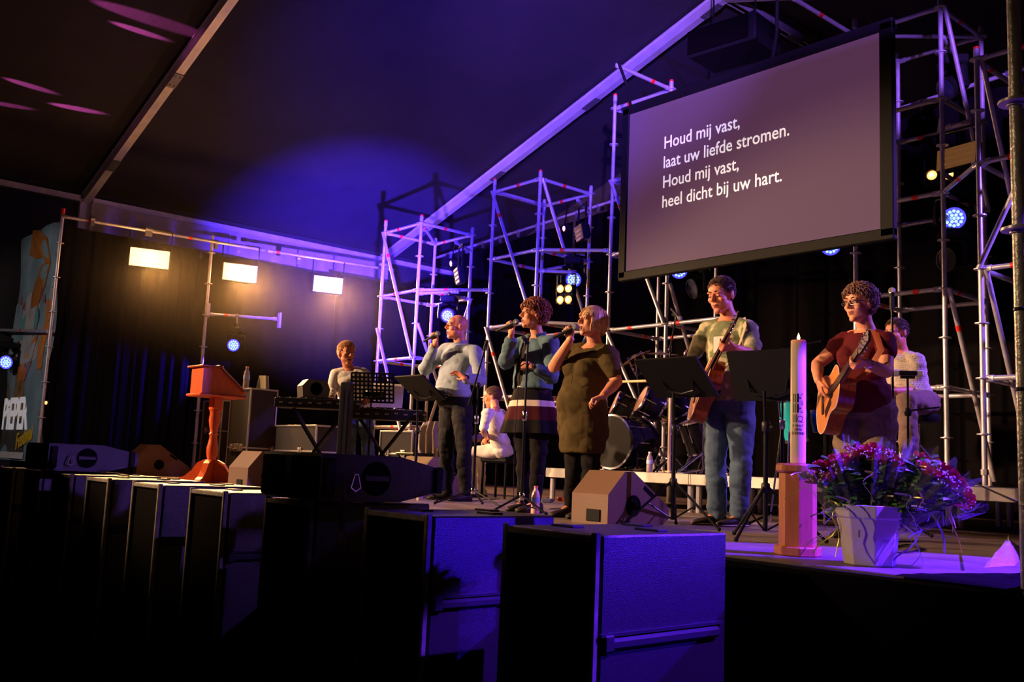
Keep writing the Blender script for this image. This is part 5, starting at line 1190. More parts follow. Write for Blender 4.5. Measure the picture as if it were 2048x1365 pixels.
# ribbed grey leaning panel
q = py(525, 815, 6.3); t = thing('leaning_panel', 'ribbed grey-green panel with slanted edge right of the lectern', 'panel', q); a, c, d, e = py(505, 815, 6.3), py(535, 815, 6.3), py(534, 752, 6.3), py(521, 752, 6.3); b = MB()
n = 9
for i in range(n):
    u0, u1 = i/n, (i+.72)/n; p = [lerp(a, c, u0), lerp(a, c, u1), lerp(e, d, u1), lerp(e, d, u0)]; b.add([v+V((0, -.02, 0)) for v in p]+[v+V((0, .02, 0)) for v in p], [(0, 1, 2, 3), (7, 6, 5, 4), (0, 4, 5, 1), (1, 5, 6, 2), (2, 6, 7, 3), (3, 7, 4, 0)])
ob('rib', b, mat('grey_green_plastic', (.30, .31, .26), .5), t, False, True, kind='stuff'); p = [a, c, d, e]; b = MB(); b.add([v+V((0, .012, 0)) for v in p]+[v+V((0, .03, 0)) for v in p], [(0, 1, 2, 3), (7, 6, 5, 4), (0, 4, 5, 1), (1, 5, 6, 2), (2, 6, 7, 3), (3, 7, 4, 0)]); b.box((q.x, 6.33, (SZ+a.z)/2), (.12, .05, a.z-SZ)); ob('backing', b, mat('grey_green_plastic', (.30, .31, .26), .5), t, False, True)
# grey cabinet beside banner with a mixer on top
Y = 4.45; a, c, d, e = py(84, 935, Y), py(146, 935, Y), py(133, 826, Y), py(88, 822, Y); a.z = c.z = SZ
t = thing('grey_cabinet', 'grey flared cabinet behind the banner pole', 'cabinet', ((a.x+c.x)/2, Y, SZ)); p = [a, c, d, e]; b = MB(); b.add(p+[v+V((0, .4, 0)) for v in p], [(0, 1, 2, 3), (7, 6, 5, 4), (0, 4, 5, 1), (1, 5, 6, 2), (2, 6, 7, 3), (3, 7, 4, 0)]); ob('shell', b, mat('cabinet_grey', (.22, .22, .20), .5), t, False, True)
b = MB(); i_ = lambda u_, v_: lerp(lerp(a, c, u_), lerp(e, d, u_), v_)+V((0, -.02, 0)); b.add([i_(.1, .06), i_(.62, .06), i_(.62, .92), i_(.1, .92)], [(0, 1, 2, 3)]); b.add([i_(.7, .04), i_(.8, .04), i_(.8, .96), i_(.7, .96)], [(0, 1, 2, 3)]); b.add([i_(.88, .04), i_(.96, .04), i_(.96, .96), i_(.88, .96)], [(0, 1, 2, 3)]); obs('front_panel', b, mat('cabinet_grey_light', (.34, .34, .31), .5), t, False, True)
t = thing('amplifier', 'dark amplifier with a small amber pilot lamp on the grey cabinet', 'amplifier', e); m0 = lerp(e, d, .5)+V((0, .2, .14)); b = MB(); b.box(m0, (d.x-e.x, .4, .24), ch=.015); ob('case', b, M_black, t, False, True); b = MB(); b.ell(py(92, 806, Y-.02), (.03, .02, .03)); ob('pilot_lamp', b, E_AM, t, True, True)
b = MB(); b.box((m0.x, Y-.02, m0.z-.13), (d.x-e.x+.1, .03, .05), ch=.005); ob('front_rail', b, mat('rail_violet_grey', (.30, .22, .28), .4), t, False, True); b = MB(); b.box((d.x+.05, Y-.035, m0.z-.13), (.10, .02, .07)); ob('tape', b, M_tape, t, False, True)
t = thing('folded_fan', 'small dark grey wedge-shaped device on top of the amplifier', 'device', m0+V((0, 0, .12))); b = MB(); b.prism([(-.2, 0), (.25, 0), (.16, .1), (.10, .42), (.0, .44), (-.12, .1)], .2, frame(m0+V((0, .1, .12)), V((1, 0, 0)), V((0, 0, 1)), V((0, -1, 0)))); ob('body', b, mat('dark_grey_plastic', (.08, .075, .07), .4), t, False, True)
# jacket over a chair
q = py(850, 845, 6.9); t = thing('folding_chair', 'chair carrying a grey jacket left of the bald singer\'s legs', 'chair', (q.x, 6.9, SZ))
b = MB()
for s in (-1, 1):
    b.tube([(q.x+.18*s, 6.75, SZ), (q.x+.18*s, 6.95, SZ+.45), (q.x+.18*s, 7.02, SZ+.82)], .011, 8)
    b.tube([(q.x+.18*s, 7.05, SZ), (q.x+.18*s, 6.65, SZ+.45)], .011, 8)
b.tube([(q.x-.18, 7.02, SZ+.82), (q.x+.18, 7.02, SZ+.82)], .011, 8); obs('frame', b, M_blackm, t, True, True); ob('seat', MB().box((q.x, 6.8, SZ+.45), (.38, .36, .03), ch=.01), M_plastic, t, False, True); ob('backrest', MB().box((q.x, 7.0, SZ+.74), (.36, .02, .14), ch=.006), M_plastic, t, False, True)
def jf(i, j):
    a = i*2-1; z = SZ+.86-.62*abs(j*2-1)**1.2*(1-.2*math.sin(i*7)); y = 7.01+(.05 if j > .5 else -.05)*min(1, abs(j*2-1)*4)+.02*math.sin(i*19+j*3); return V((q.x+a*(.20+.03*math.sin(j*9)), y-.02, z))
ob('jacket', MB().grid(jf, 24, 24), mat('grey_fleece', (.42, .37, .42), .9, bump=.3, bscale=50), smooth=True, label='grey jacket hanging over the chair back behind the bald singer', cat='jacket')
# girl's stool
GS = V((py(1003, 918, 7.0).x, 7.0, SZ)); t = thing('stool', 'black box stool under the seated girl in white', 'stool', GS); b = MB(); b.box(GS+V((0, 0, .42)), (.36, .34, .07), rotz(.3), ch=.02); ob('seat', b, M_black, t, False, True)
for s in (-1, 1):
    for g in (-1, 1): b = MB(); p = GS+rotz(.3) @ V((.15*s, .14*g, 0)); b.tube([p, p+V((0, 0, .39))], .014, 8); ob('leg', b, M_blackm, t, True, True)
# cables and pedals on the floor
def cable(label, pts, r=.005, M=M_plastic, group='cables on the stage floor'):
    P_ = [V(p) for p in pts]; out = []
    for i in range(len(P_)-1):
        p0 = P_[max(i-1, 0)]; p1 = P_[i]; p2 = P_[i+1]; p3 = P_[min(i+2, len(P_)-1)]
        for k in range(6):
            u = k/6; out.append(.5*((2*p1)+(p2-p0)*u+(2*p0-5*p1+4*p2-p3)*u*u+(3*p1-p0-3*p2+p3)*u**3))
    out.append(P_[-1]); b = MB(); b.tube(out, r, 6); ob('cable', b, M, smooth=True, label=label, cat='cable', group=group)
f_ = lambda x, y, dz=.006: pz(x, y, SZ)+V((0, 0, dz))
cable('dark cable looping on the lit deck right of the flower bucket', [f_(1775, 1100), f_(1815, 1092), f_(1842, 1100), f_(1810, 1108), f_(1780, 1104), f_(1775, 1088), f_(1835, 1086)])
cable('thin cable lying from the wedge towards the riser', [f_(1100, 1020), f_(1180, 1012), f_(1260, 1000), f_(1340, 1010), f_(1420, 1022), f_(1500, 1030)])
cable('thin cable on the floor by the bald singer\'s shoes', [f_(780, 1000), f_(850, 992), f_(920, 1004), f_(1000, 1000), f_(1060, 1012)])
cable('cable hanging down from the riser edge to the near pole', [py(1945, 965, 7.22), py(1990, 985, 6.4), py(2035, 1005, 4.4)], .006)
for x, y, lb, c1 in ((1126, 1003, 'effect pedal with red lamp light painted into its case behind the near wedge', (.6, .05, .05)), (1146, 1000, 'effect pedal with yellow light painted into its case behind the near wedge', (.7, .45, .15)), (1095, 1006, 'small dark effect pedal left of the red one', (.08, .08, .1)), (1905, 1052, 'round red-topped object under the right riser edge', (.6, .05, .03))):  # red and yellow pedal lamps are put into the case colour
    q = pz(x, y, SZ); t = thing('effect_pedal' if x < 1900 else 'round_box', lb, 'pedal' if x < 1900 else 'box', q, group=None)
    b = MB(); b.box((0, 0, .022), (.10, .14, .04), rotz(.6), ch=.008); ob('case', b, mat('pedal_%.2f' % c1[0], c1, .4, .3), t); b = MB(); b.lathe([(.014, .04), (.014, .055), (0, .056)], 10); ob('switch', b, M_chrome, t, True)
# cloths at right
def heap(name, label, pts, h, M, seed, cat, Y=None):
    rnd = random.Random(seed); c = sum((V(p) for p in pts), V((0, 0, 0)))/len(pts); n = len(pts); N = 14; vs = [c+V((0, 0, h))]; fs = []
    for j in range(1, N+1):
        u = j/N
        for i in range(n*6):
            a = i/6; p = lerp(V(pts[int(a) % n]), V(pts[(int(a)+1) % n]), a-int(a)); q = lerp(c, p, u); q = q+V((0, 0, h*(1-u)**.8*(.85+.2*math.sin(i*.55+seed)*u)+.004*rnd.uniform(-1, 1)*(u < 1))); vs.append(q)
    m_ = n*6; fs = [(0, 1+i, 1+(i+1) % m_) for i in range(m_)]
    for j in range(N-1): fs += [(1+j*m_+i, 1+(j+1)*m_+i, 1+(j+1)*m_+(i+1) % m_, 1+j*m_+(i+1) % m_) for i in range(m_)]
    b = MB(); b.add(vs, fs); ob(name, b, M, smooth='full', label=label, cat=cat)
heap('foil_cloth', 'pale crumpled foil cloth on the deck beside the near pole', [pz(1968, 1136, SZ), pz(2030, 1132, SZ), pz(2050, 1105, SZ), pz(2015, 1098, SZ)], .12, mat('pale_foil', (.55, .52, .48), .35, .3, bump=.6, bscale=30), 4, 'cloth')
heap('black_cloth', 'heap of black cloth on the stage edge at the right', [V((-1.95, 3.72, SZ)), V((-1.2, 3.70, SZ)), V((-1.15, 4.0, SZ)), V((-1.75, 4.02, SZ))], .055, M_curtain, 8, 'cloth')
# ================================================================ flower bucket
fx = pz(1714, 1131, SZ); bx, by_ = fx.x+.02, fx.y+.07; bh = .262
t = thing('bucket', 'pale grey angular plastic bucket holding the wrapped roses', 'bucket', (bx, by_, SZ)); M_bk = mat('grey_bucket_plastic', (.50, .48, .45), .5, var=.08, vscale=9)
b = MB(); rings = []
for r, z in ((.105, 0), (.112, .004), (.135, .20), (.142, .205), (.146, .208), (.150, bh), (.143, bh), (.138, .20), (.108, .012), (.02, .012)): rings.append([(r*(1.0 if k % 2 else .985)*math.cos(math.pi/8+.30+k*math.pi/4), r*(1 if k % 2 else .985)*math.sin(math.pi/8+.30+k*math.pi/4), z) for k in range(8)])
b.add([V(p) for r in rings for p in r], [(i*8+k, i*8+(k+1) % 8, (i+1)*8+(k+1) % 8, (i+1)*8+k) for i in range(len(rings)-1) for k in range(8)]+[tuple(range(8))[::-1]]); ob('body', b, M_bk, t, bevel=.004)
b = MB(); b.tube([(.13*math.cos(a), .13*math.sin(a), bh-.03+.0) for a in (3.9, 4.3, 4.7, 5.1)], .004, 6); ob('handle_wire', b, M_chrome, t, True)
a = math.atan2(-by_, -bx)
def facet(phi, z, e=.0012): return (math.cos(math.pi/8)*lerp(.112, .135, z/.2)*.9925+e)
def onf(off, pts):
    k = round((a+off-.30)/(math.pi/4)); phi = .30+k*math.pi/4; n_ = V((math.cos(phi), math.sin(phi), 0)); t_ = V((-math.sin(phi), math.cos(phi), 0)); return [n_*facet(phi, z)+t_*x+V((0, 0, z)) for x, z in pts]
b = MB(); b.add(onf(-.35, [(-.022, .125), (-.015, .122), (-.012, .17), (-.016, .185), (-.021, .18)]), [(0, 1, 2, 3, 4)]); ob('stain', b, mat('brown_stain', (.20, .13, .09), .7), t)
b = MB()
for x, w_ in ((-.012, .010), (.002, .003), (.010, .010)): b.add(onf(.6, [(x, .108), (x+w_, .108), (x+w_, .120), (x, .120)]), [(0, 1, 2, 3)])
ob('lettering', b, mat('faint_print', (.28, .27, .29), .6), t)
M_rose = mat('rose_petal', (.42, .008, .03), .55, sss=.1); M_leaf = mat('rose_leaf', (.07, .24, .05), .4, var=.3); M_stem = mat('stem_green', (.05, .10, .03), .5); M_cell = mat('cellophane', (.75, .72, .9), .05, alpha=.07, spec=1.0); M_rib = mat('gold_green_ribbon', (.45, .42, .10), .3, .4); M_gyp = mat('gypsophila_white', (.7, .68, .75), .8); M_ribv = mat('violet_ribbon', (.32, .2, .75), .3, .2)
def rose_mesh(seed):
    rnd = random.Random(seed); b = MB()
    for ringi, (n, r, h, open__) in enumerate(((3, .007, .036, .1), (4, .013, .034, .25), (5, .019, .030, .45), (6, .025, .024, .75))):
        for k in range(n):
            a0 = 2*math.pi*k/n+ringi*.7+rnd.uniform(-.1, .1); wd = 2*math.pi/n*.75
            def f(i, j, a0=a0, wd=wd, r=r, h=h, o=open__):
                a = a0+wd*(i-.5)*(1.2-.25*j); rr = r*(.35+.75*math.sin(min(1, j*1.1)*1.5))+o*.012*j*j*(1+.4*math.cos((i-.5)*3)); return V((rr*math.cos(a), rr*math.sin(a), -.012+h*j-.006*o*j*j+.003*math.cos((i-.5)*5)*j))
            b.grid(f, 4, 4)
    me = b.mesh('rose_flower'); me.materials.append(M_rose); me.polygons.foreach_set('use_smooth', [True]*len(me.polygons)); return me
RM = [rose_mesh(k) for k in range(3)]
lm_ = MB(); lm_.grid(lambda i, j: V(((i-.5)*.038*math.sin(math.pi*min(1, max(.02, j))**.8), .055*j, .006*math.cos((i-.5)*3)+.01*math.sin(j*2.5))), 4, 6); LM = lm_.mesh('leaf'); LM.materials.append(M_leaf)
rnd = random.Random(11)
def bouquet(label, foot, axis, roses, R_=.13, L=.36, group='wrapped rose bouquets in the bucket'):
    foot = V(foot); axis = nrm(axis); t = thing('rose_bouquet', label, 'bouquet', foot, group=group); M = zframe(foot, axis); Mi = MW[t.name].inverted()
    st = MB()
    for k in range(roses):
        a = k*2.4+rnd.uniform(-.3, .3); rr = R_*math.sqrt((k+.4)/roses)*.82; h = L+rnd.uniform(-.04, .015)-rr*rr*1.5; p = M @ V((rr*math.cos(a), rr*math.sin(a), h)); q = M @ V((rr*.15*math.cos(a), rr*.15*math.sin(a), 0)); st.tube([q, lerp(q, p, .5)+V((0, 0, .01)), p], .0028, 5)
        o = ob('rose_flower', RM[k % 3], M_rose, t, 'full'); sc = rnd.uniform(1.2, 1.55); o.matrix_local = Mi @ zframe(p, nrm(axis+(p-q).normalized()*.9+V((rnd.uniform(-.2, .2), rnd.uniform(-.2, .2), 0)))) @ Matrix.Scale(sc, 4)
        for j in range(16):
            u_ = rnd.uniform(.3, .95); c = lerp(q, p, u_); dd = nrm(V((rnd.uniform(-1, 1), rnd.uniform(-1, 1), rnd.uniform(0, .7)))); o = ob('leaf', LM, M_leaf, t, True); s_ = nrm(dd.cross(V((0, 0, 1)))); o.matrix_local = Mi @ frame(c, s_, dd, s_.cross(dd)) @ Matrix.Scale(rnd.uniform(1.2, 2.0), 4)
    ob('stem', st, M_stem, t, True, True, kind='stuff')
    g = MB()
    for k in range(170):
        a = rnd.uniform(0, 6.28); rr = R_*math.sqrt(rnd.random())*1.0; p = M @ V((rr*math.cos(a), rr*math.sin(a), L+rnd.uniform(-.03, .03)-rr*.2)); g.ell(p, (.004, .004, .004), None, 5)
    ob('gypsophila', g, M_gyp, t, True, True, kind='stuff')
    ph = rnd.uniform(0, 6)
    def cf(i, j):
        a = i*2*math.pi*.93+ph; rr = .02+(R_*1.05)*(j**.75)+.012*math.sin(a*9+ph)*j+.010*math.sin(a*17)*j; z = L*1.03*j+.05*j*j*math.sin(a*5+ph)+.035*max(0, j-.7)*math.sin(a*13); return M @ V((rr*math.cos(a), rr*math.sin(a), z))
    ob('cellophane', MB().grid(cf, 72, 14), M_cell, t, False, True)
    for k in range(7):
        a = rnd.uniform(0, 6.28); c = M @ V((R_*1.0*math.cos(a), R_*1.0*math.sin(a), L*rnd.uniform(.35, 1.0))); pts = []; o_ = V((math.cos(a), math.sin(a), 0)); ff = rnd.uniform(.1, .26)
        for j in range(16): u_ = j/15; pts.append(c+o_*(.09*u_+.03*math.sin(u_*14))+V((.018*math.cos(u_*16), .018*math.sin(u_*16), .05*math.sin(u_*3)-ff*u_*u_)))
        b = MB(); b.tube(pts, [(.0035, .0008)]*16, 4); ob('ribbon', b, M_rib if k % 2 else M_ribv, t, True, True)
zf = SZ+.10
bouquet('wrapped red roses at the left of the bucket, nearest the candle', (bx-.02, by_-.02, zf), V((-.32, -.28, 1)), 9, .115, .36)
bouquet('wrapped red roses in the middle of the bucket', (bx, by_, zf), V((.05, .02, 1)), 10, .12, .40)
bouquet('wrapped red roses leaning out at the right of the bucket', (bx+.02, by_+.02, zf), V((.55, .42, .9)), 11, .12, .42)
bouquet('wrapped dark roses drooping far out over the right rim', (bx+.04, by_+.03, zf+.03), V((.85, .8, .75)), 7, .09, .40)
# ================================================================ the performers
DOWN = V((0, 0, -1))
def gjoint(p, x, y, f, zfloor, up=.085): q = p.J(x, y, f); return V((q.x, q.y, zfloor+up))
M_shirtb = pattern('pale_blue_shirt', (.30, .345, .40), (.23, .275, .35), 'check', 60, .85)
M_dark = mat('black_trousers', (.013, .012, .014), .8, bump=.25, bscale=14)
M_denim = mat('blue_denim', (.075, .115, .18), .8, bump=.35, bscale=14, var=.35, vscale=5)
M_jacket = mat('denim_jacket', (.10, .17, .21), .8, bump=.4, bscale=16, var=.25, vscale=9)
M_olive = mat('olive_jersey', (.075, .052, .018), .85, bump=.25, bscale=9)
M_maroon = mat('maroon_jersey', (.095, .008, .012), .8, bump=.25, bscale=9)
M_wht = mat('white_cotton', (.78, .72, .66), .85, bump=.2, bscale=12)
M_polo = pattern('dotted_polo', (.50, .42, .36), (.20, .16, .16), 'dots', 55, .85, thr=.3)
M_plaid = pattern('checked_trousers', (.22, .16, .11), (.15, .11, .08), 'check', 22, .85)
M_shoe = mat('dark_shoes', (.03, .022, .02), .45); M_sole = mat('pale_soles', (.5, .4, .33), .6)
M_camo = pattern('green_floral_print', (.17, .19, .10), (.48, .44, .28), 'noise', 9, .85, thr=.53)
def collar(p, gap, rad, h=.020, drop=.035):
    cl = MB(); c = lerp(p.neck, p.head, .08); fa = math.degrees(math.atan2(p.F.y, p.F.x))
    for sg in (-1, 1):
        pts = []; rr = []
        for i in range(9):
            u = i/8; a = math.radians(fa+180+sg*u*(180-gap)); pts.append(c+V((rad*math.cos(a), rad*math.sin(a), .018-drop*u**1.5))); rr.append((.004, h*(1-.25*u)))
        cl.tube(pts, rr, 6, flat=(0, 0, 1))
    return cl
def shoes(p, M=M_shoe, sole=None):
    for a, t_ in ((p.anR, p.toR), (p.anL, p.toL)):
        sb = shoe(p, a, t_, M); ob('sole', sb, sole or M_plastic, p.root, True, True)
def watch(p, w_, d, r, band=M_plastic, face=M_white, nn=None):
    b = MB(); M = zframe(w_, d); b.lathe([(r, -.011), (r+.004, -.008), (r+.004, .008), (r, .011)], 18, M); ob('watch_strap', b, band, p.root, True, True)
    if nn: b = MB(); M = zframe(w_+nrm(nn)*(r+.003), nn); b.lathe([(.017, -.002), (.018, .003), (.016, .006), (0, .0065)], 16, M); ob('watch_face', b, face, p.root, True, True)
# ---------------------------------------------------------------- 1 bald singer
p = base_person('bald man singing into a microphone, pale blue shirt and black trousers', (-7.52, 5.78, SZ), V((.0, -1, 0)), TM, 1.10, 1.08, .045, 1.06, 1.08, 1.12, .012); p.floor = SZ
J = p.J; p.head = J(914, 655, .03); p.neck = J(921, 690, -.02); p.hF = V((-.30, -.95, .05)); p.shR = J(893, 701, .0); p.shL = J(951, 705, .0)
hips(p, J(911, 806, -.03), .10)
mg = J(864, 674, .32); A = nrm(J(880, 667, .30)-J(845, 687, .34)); w_, d, n = gripw(mg, A, V((.62, -.68, .2)), True); 
p.wrR = w_; p.elR = psph(846, 744, p.shR, .30, True); p.elR = lerp(p.elR, J(847, 744, .16), .7)
p.wrL = J(929, 757, .30); p.elL = J(962, 764, .03); hdL = nrm(V((-.62, -.30, .45)))
legs(p, J(893, 905, .04), gjoint(p, 893, 985, -.02, SZ), J(928, 905, .02), gjoint(p, 931, 983, -.08, SZ), td=(nrm(V((-.5, -.8, 0))), nrm(V((-.1, -1, 0)))))
body(p, [M_skin2], ARM_M, LEG_M, lambda mb: hand(mb, w_, d, n, True, (1.15, 1.2, 1.25, 1.25), 1.02, thumbcurl=1.1), lambda mb: hand(mb, p.wrL, hdL, V((.3, -.35, -.8)), False, (.35, .4, .45, .5), 1.02, spread=1, thumbcurl=.1))
face_parts(p, p.root, (.12, .05, .03), False)
garment(p, 'shirt', M_shirtb, lambda mb: (top(mb, p, ARM_M, .016, .09, 1.01, (1, .86), .014), mb.loft([ring(p, t, .022) for t in (.10, .16, .22)], 24)), .008)
cl = collar(p, 5, .066, .022)
ob('collar', cl, M_shirtb, p.root, True, True)
garment(p, 'trousers', M_dark, lambda mb: pants(mb, p, LEG_M, .012, .13), .009)
b = MB(); rg_ = [ring(p, t, .019) for t in (.105, .135)]; b.loft(rg_, 28); ob('belt', b, mat('belt_leather', (.02, .012, .01), .4), p.root, True, True)
c, u, v_ = ring(p, .12, .025); b = MB(); b.box(c+v_*1.0, (.04, .012, .034), ch=.004); ob('belt_buckle', b, M_chrome, p.root, False, True)
shoes(p); watch(p, p.wrL+nrm(p.elL-p.wrL)*.02, p.elL-p.wrL, .034, M_chrome, M_white, V((-.2, -.9, .3)))
watch(p, p.wrR+nrm(p.elR-p.wrR)*.03, p.elR-p.wrR, .033, mat('wooden_beads', (.2, .07, .03), .5))
microphone('microphone held up by the bald singer', mg, A)
# ---------------------------------------------------------------- 2 curly-haired singer
p = base_person('woman with short curly red-brown hair singing, denim jacket and striped skirt', (-5.86, 5.30, SZ), V((0, -1, 0)), TFm, 1.0, 1, 0, 1.0, .92, .95, .010); p.floor = SZ
J = p.J; p.head = J(1067, 631, .03); p.neck = J(1075, 675, -.02); p.hF = V((-.40, -.92, .08)); p.shR = J(1044, 689, .0); p.shL = J(1101, 690, .0)
hips(p, J(1064, 806, -.02), .095)
mg = J(1016, 652, .36); A = nrm(J(1030, 644, .34)-J(995, 660, .38)); w_, d, n = gripw(mg, A, V((.62, -.68, .2)), True, k=.92)
p.wrR = w_; p.elR = J(1011, 728, .22); p.wrL = J(1062, 733, .22); p.elL = J(1105, 753, .05); hdL = nrm(V((-.72, -.45, .12)))
legs(p, J(1048, 930, .03), gjoint(p, 1050, 1008, .0, SZ), J(1076, 930, .03), gjoint(p, 1070, 1012, .03, SZ))
body(p, [M_skin], ARM_F, LEG_F, lambda mb: hand(mb, w_, d, n, True, (1.0, 1.15, 1.2, 1.25), .92, thumbcurl=1.1), lambda mb: hand(mb, p.wrL, hdL, V((.1, .6, -.35)), False, (1.3, 1.35, 1.4, 1.4), .92, thumbcurl=1.0))
face_parts(p, p.root, (.18, .08, .03)); M_hair2 = mat('curly_auburn_hair', (.22, .055, .018), .5, var=.4, vscale=30)
hair_short(p, p.root, M_hair2, .036, .38, 2600, .5, .0, .8, .018, True)
garment(p, 'dark_top', mat('black_patterned_top', (.03, .018, .018), .8), lambda mb: mb.loft([ring(p, t, .010) for t in (.1, .2, .3, .4, .5, .6, .7, .8, .86, .92)], 24), .009)
def jk(mb):
    top(mb, p, ARM_F, .022, .21, .95, (1, .72), .017, hemflare=.006); mb.loft([ring(p, t, .030) for t in (.21, .25, .29)], 24)
me = garment(p, 'denim_jacket', M_jacket, jk, .008)
bmj = bmesh.new(); bmj.from_mesh(me.data); Mw = MW[p.root.name]; bpz = [ring(p, .3), ring(p, .9)]
def open_front(co_):
    q = Mw @ co_; t_ = max(0, min(1.05, (q.z-((p.hipR+p.hipL)/2).z)/(p.neck.z-((p.hipR+p.hipL)/2).z))); c, u, v_ = ring(p, t_); x = (q-c).dot(u.normalized()); y = (q-c).dot(v_.normalized()); return .155 > y > .03 and -.02 < x < .062+.02*math.sin(t_*5)
bmesh.ops.delete(bmj, geom=[f for f in bmj.faces if open_front(f.calc_center_median())], context='FACES'); bmj.to_mesh(me.data); bmj.free(); s_ = me.modifiers.new('t', 'SOLIDIFY'); s_.thickness = .004; s_.offset = 1
b = MB()
for t_ in (.35, .47, .59, .71, .83):
    c, u, v_ = ring(p, t_, .026); q = c-u.normalized()*.032+v_*.97; b.ell(q, (.008, .005, .008), None, 8)
ob('jacket_buttons', b, mat('copper_buttons', (.7, .35, .15), .3, .9), p.root, True, True)
cl = collar(p, 42, .072, .028)
ob('jacket_collar', cl, M_jacket, p.root, True, True)
# skirt: flared, striped by bands
zt = J(1060, 769, 0).z; zb = J(1055, 868, 0).z
M_sk = [mat('skirt_black', (.008, .006, .008), .85, bump=.2, bscale=10), mat('skirt_cream', (.72, .60, .48), .85), mat('skirt_burgundy', (.055, .006, .010), .85, bump=.2, bscale=10)]
hc = (p.hipR+p.hipL)/2; bands = [(769, 777, 1), (777, 803, 0), (803, 815, 1), (815, 842, 2), (842, 868, 0)]
for (ya, yb_, mi) in bands:
    def skf(i, j, ya=ya, yb_=yb_):
        z = lerp(J(1058, ya, 0).z, J(1058, yb_, 0).z, j); u = max(0.0, (zt-z)/(zt-zb)); rx = lerp(.155, .285, u**.9); ry = lerp(.12, .22, u**.9); a = i*2*math.pi; k = 1+.055*u*math.sin(a*9)+.02*math.sin(a*4); return V((hc.x+rx*k*math.cos(a), hc.y+ry*k*math.sin(a), z))
    o = ob('skirt_band', MB().grid(skf, 96, 5), M_sk[mi], p.root, 'full', True)
garment(p, 'tights', mat('black_tights', (.010, .008, .009), .85), lambda mb: pants(mb, p, LEG_F, .004, .0), .009)
shoes(p); watch(p, p.wrL+nrm(p.elL-p.wrL)*.03, p.elL-p.wrL, .028, M_plastic, M_chrome, V((0, -.9, .3)))
microphone('microphone held up by the curly-haired singer', mg, A, L=.20)
# ---------------------------------------------------------------- 3 blonde singer
p = base_person('blonde woman with a bob singing, olive dress and black leggings', (-5.28, 5.16, SZ), V((0, -1, 0)), TFm, 1.16, 1.16, .035, 1.0, 1.02, 1.0, .016); p.floor = SZ
J = p.J; p.head = J(1184, 645, .03); p.neck = J(1188, 690, -.02); p.hF = V((-.24, -.97, .12)); p.shR = J(1143, 706, .0); p.shL = J(1215, 710, .0)
hips(p, J(1166, 828, -.02), .10)
mg = J(1133, 663, .30); A = nrm(J(1150, 654, .27)-J(1118, 670, .32)); w_, d, n = gripw(mg, A, V((.62, -.68, .2)), True, k=.92)
p.wrR = w_; p.elR = J(1107, 735, .16); p.wrL = J(1205, 793, .20); p.elL = J(1233, 765, -.02); hdL = nrm(V((-.55, -.55, -.30)))
legs(p, J(1148, 945, .03), gjoint(p, 1139, 1022, .0, SZ), J(1180, 945, .03), gjoint(p, 1172, 1030, .03, SZ))
body(p, [M_skin], (.060, .056, .045, .044, .026), LEG_F, lambda mb: hand(mb, w_, d, n, True, (1.0, 1.15, 1.2, 1.25), .92, thumbcurl=1.1), lambda mb: hand(mb, p.wrL, hdL, V((-.1, -.2, -.9)), False, (.5, .6, .7, .8), .92, spread=.8), bust=.085)
face_parts(p, p.root, (.25, .14, .06)); M_blond = mat('blonde_hair', (.60, .36, .17), .42, var=.35, vscale=40)
hair_bob(p, p.root, M_blond)
def dr(mb):
    top(mb, p, (.060, .056, .045, .044, .026), .016, .0, .93, (.62, 0), .020, bust=.085)
    a, c = (p.hipR+p.hipL)/2, (p.knR+p.knL)/2; R0 = ring(p, .08, .02); ax = R0[1].normalized(); fv = V((0, -1, 0))
    mb.loft([(a+V((0, 0, .10)), ax*.175, fv*.14), (a, ax*.215, fv*.168), (lerp(a, c, .25), ax*.218, fv*.165), (lerp(a, c, .5), ax*.200, fv*.15), (lerp(a, c, .68), ax*.18, fv*.135)], 26)
me = garment(p, 'dress', M_olive, dr, .009, smooth=6)
b = MB(); c, u, v_ = ring(p, .72, .04); q = J(1146, 740, .26); 
for k in range(3): b.ell(J(1146-k*1.0, 741+k*6, .215), (.007, .006, .008), None, 8)
b.tube([J(1145, 756, .21), J(1143, 768, .205)], .002, 5); ob('pendant', b, M_chrome, p.root, True, True)
garment(p, 'leggings', MT['black_tights'], lambda mb: pants(mb, p, LEG_F, .006, .0), .009); shoes(p)
microphone('microphone held up by the blonde singer', mg, A, L=.18)
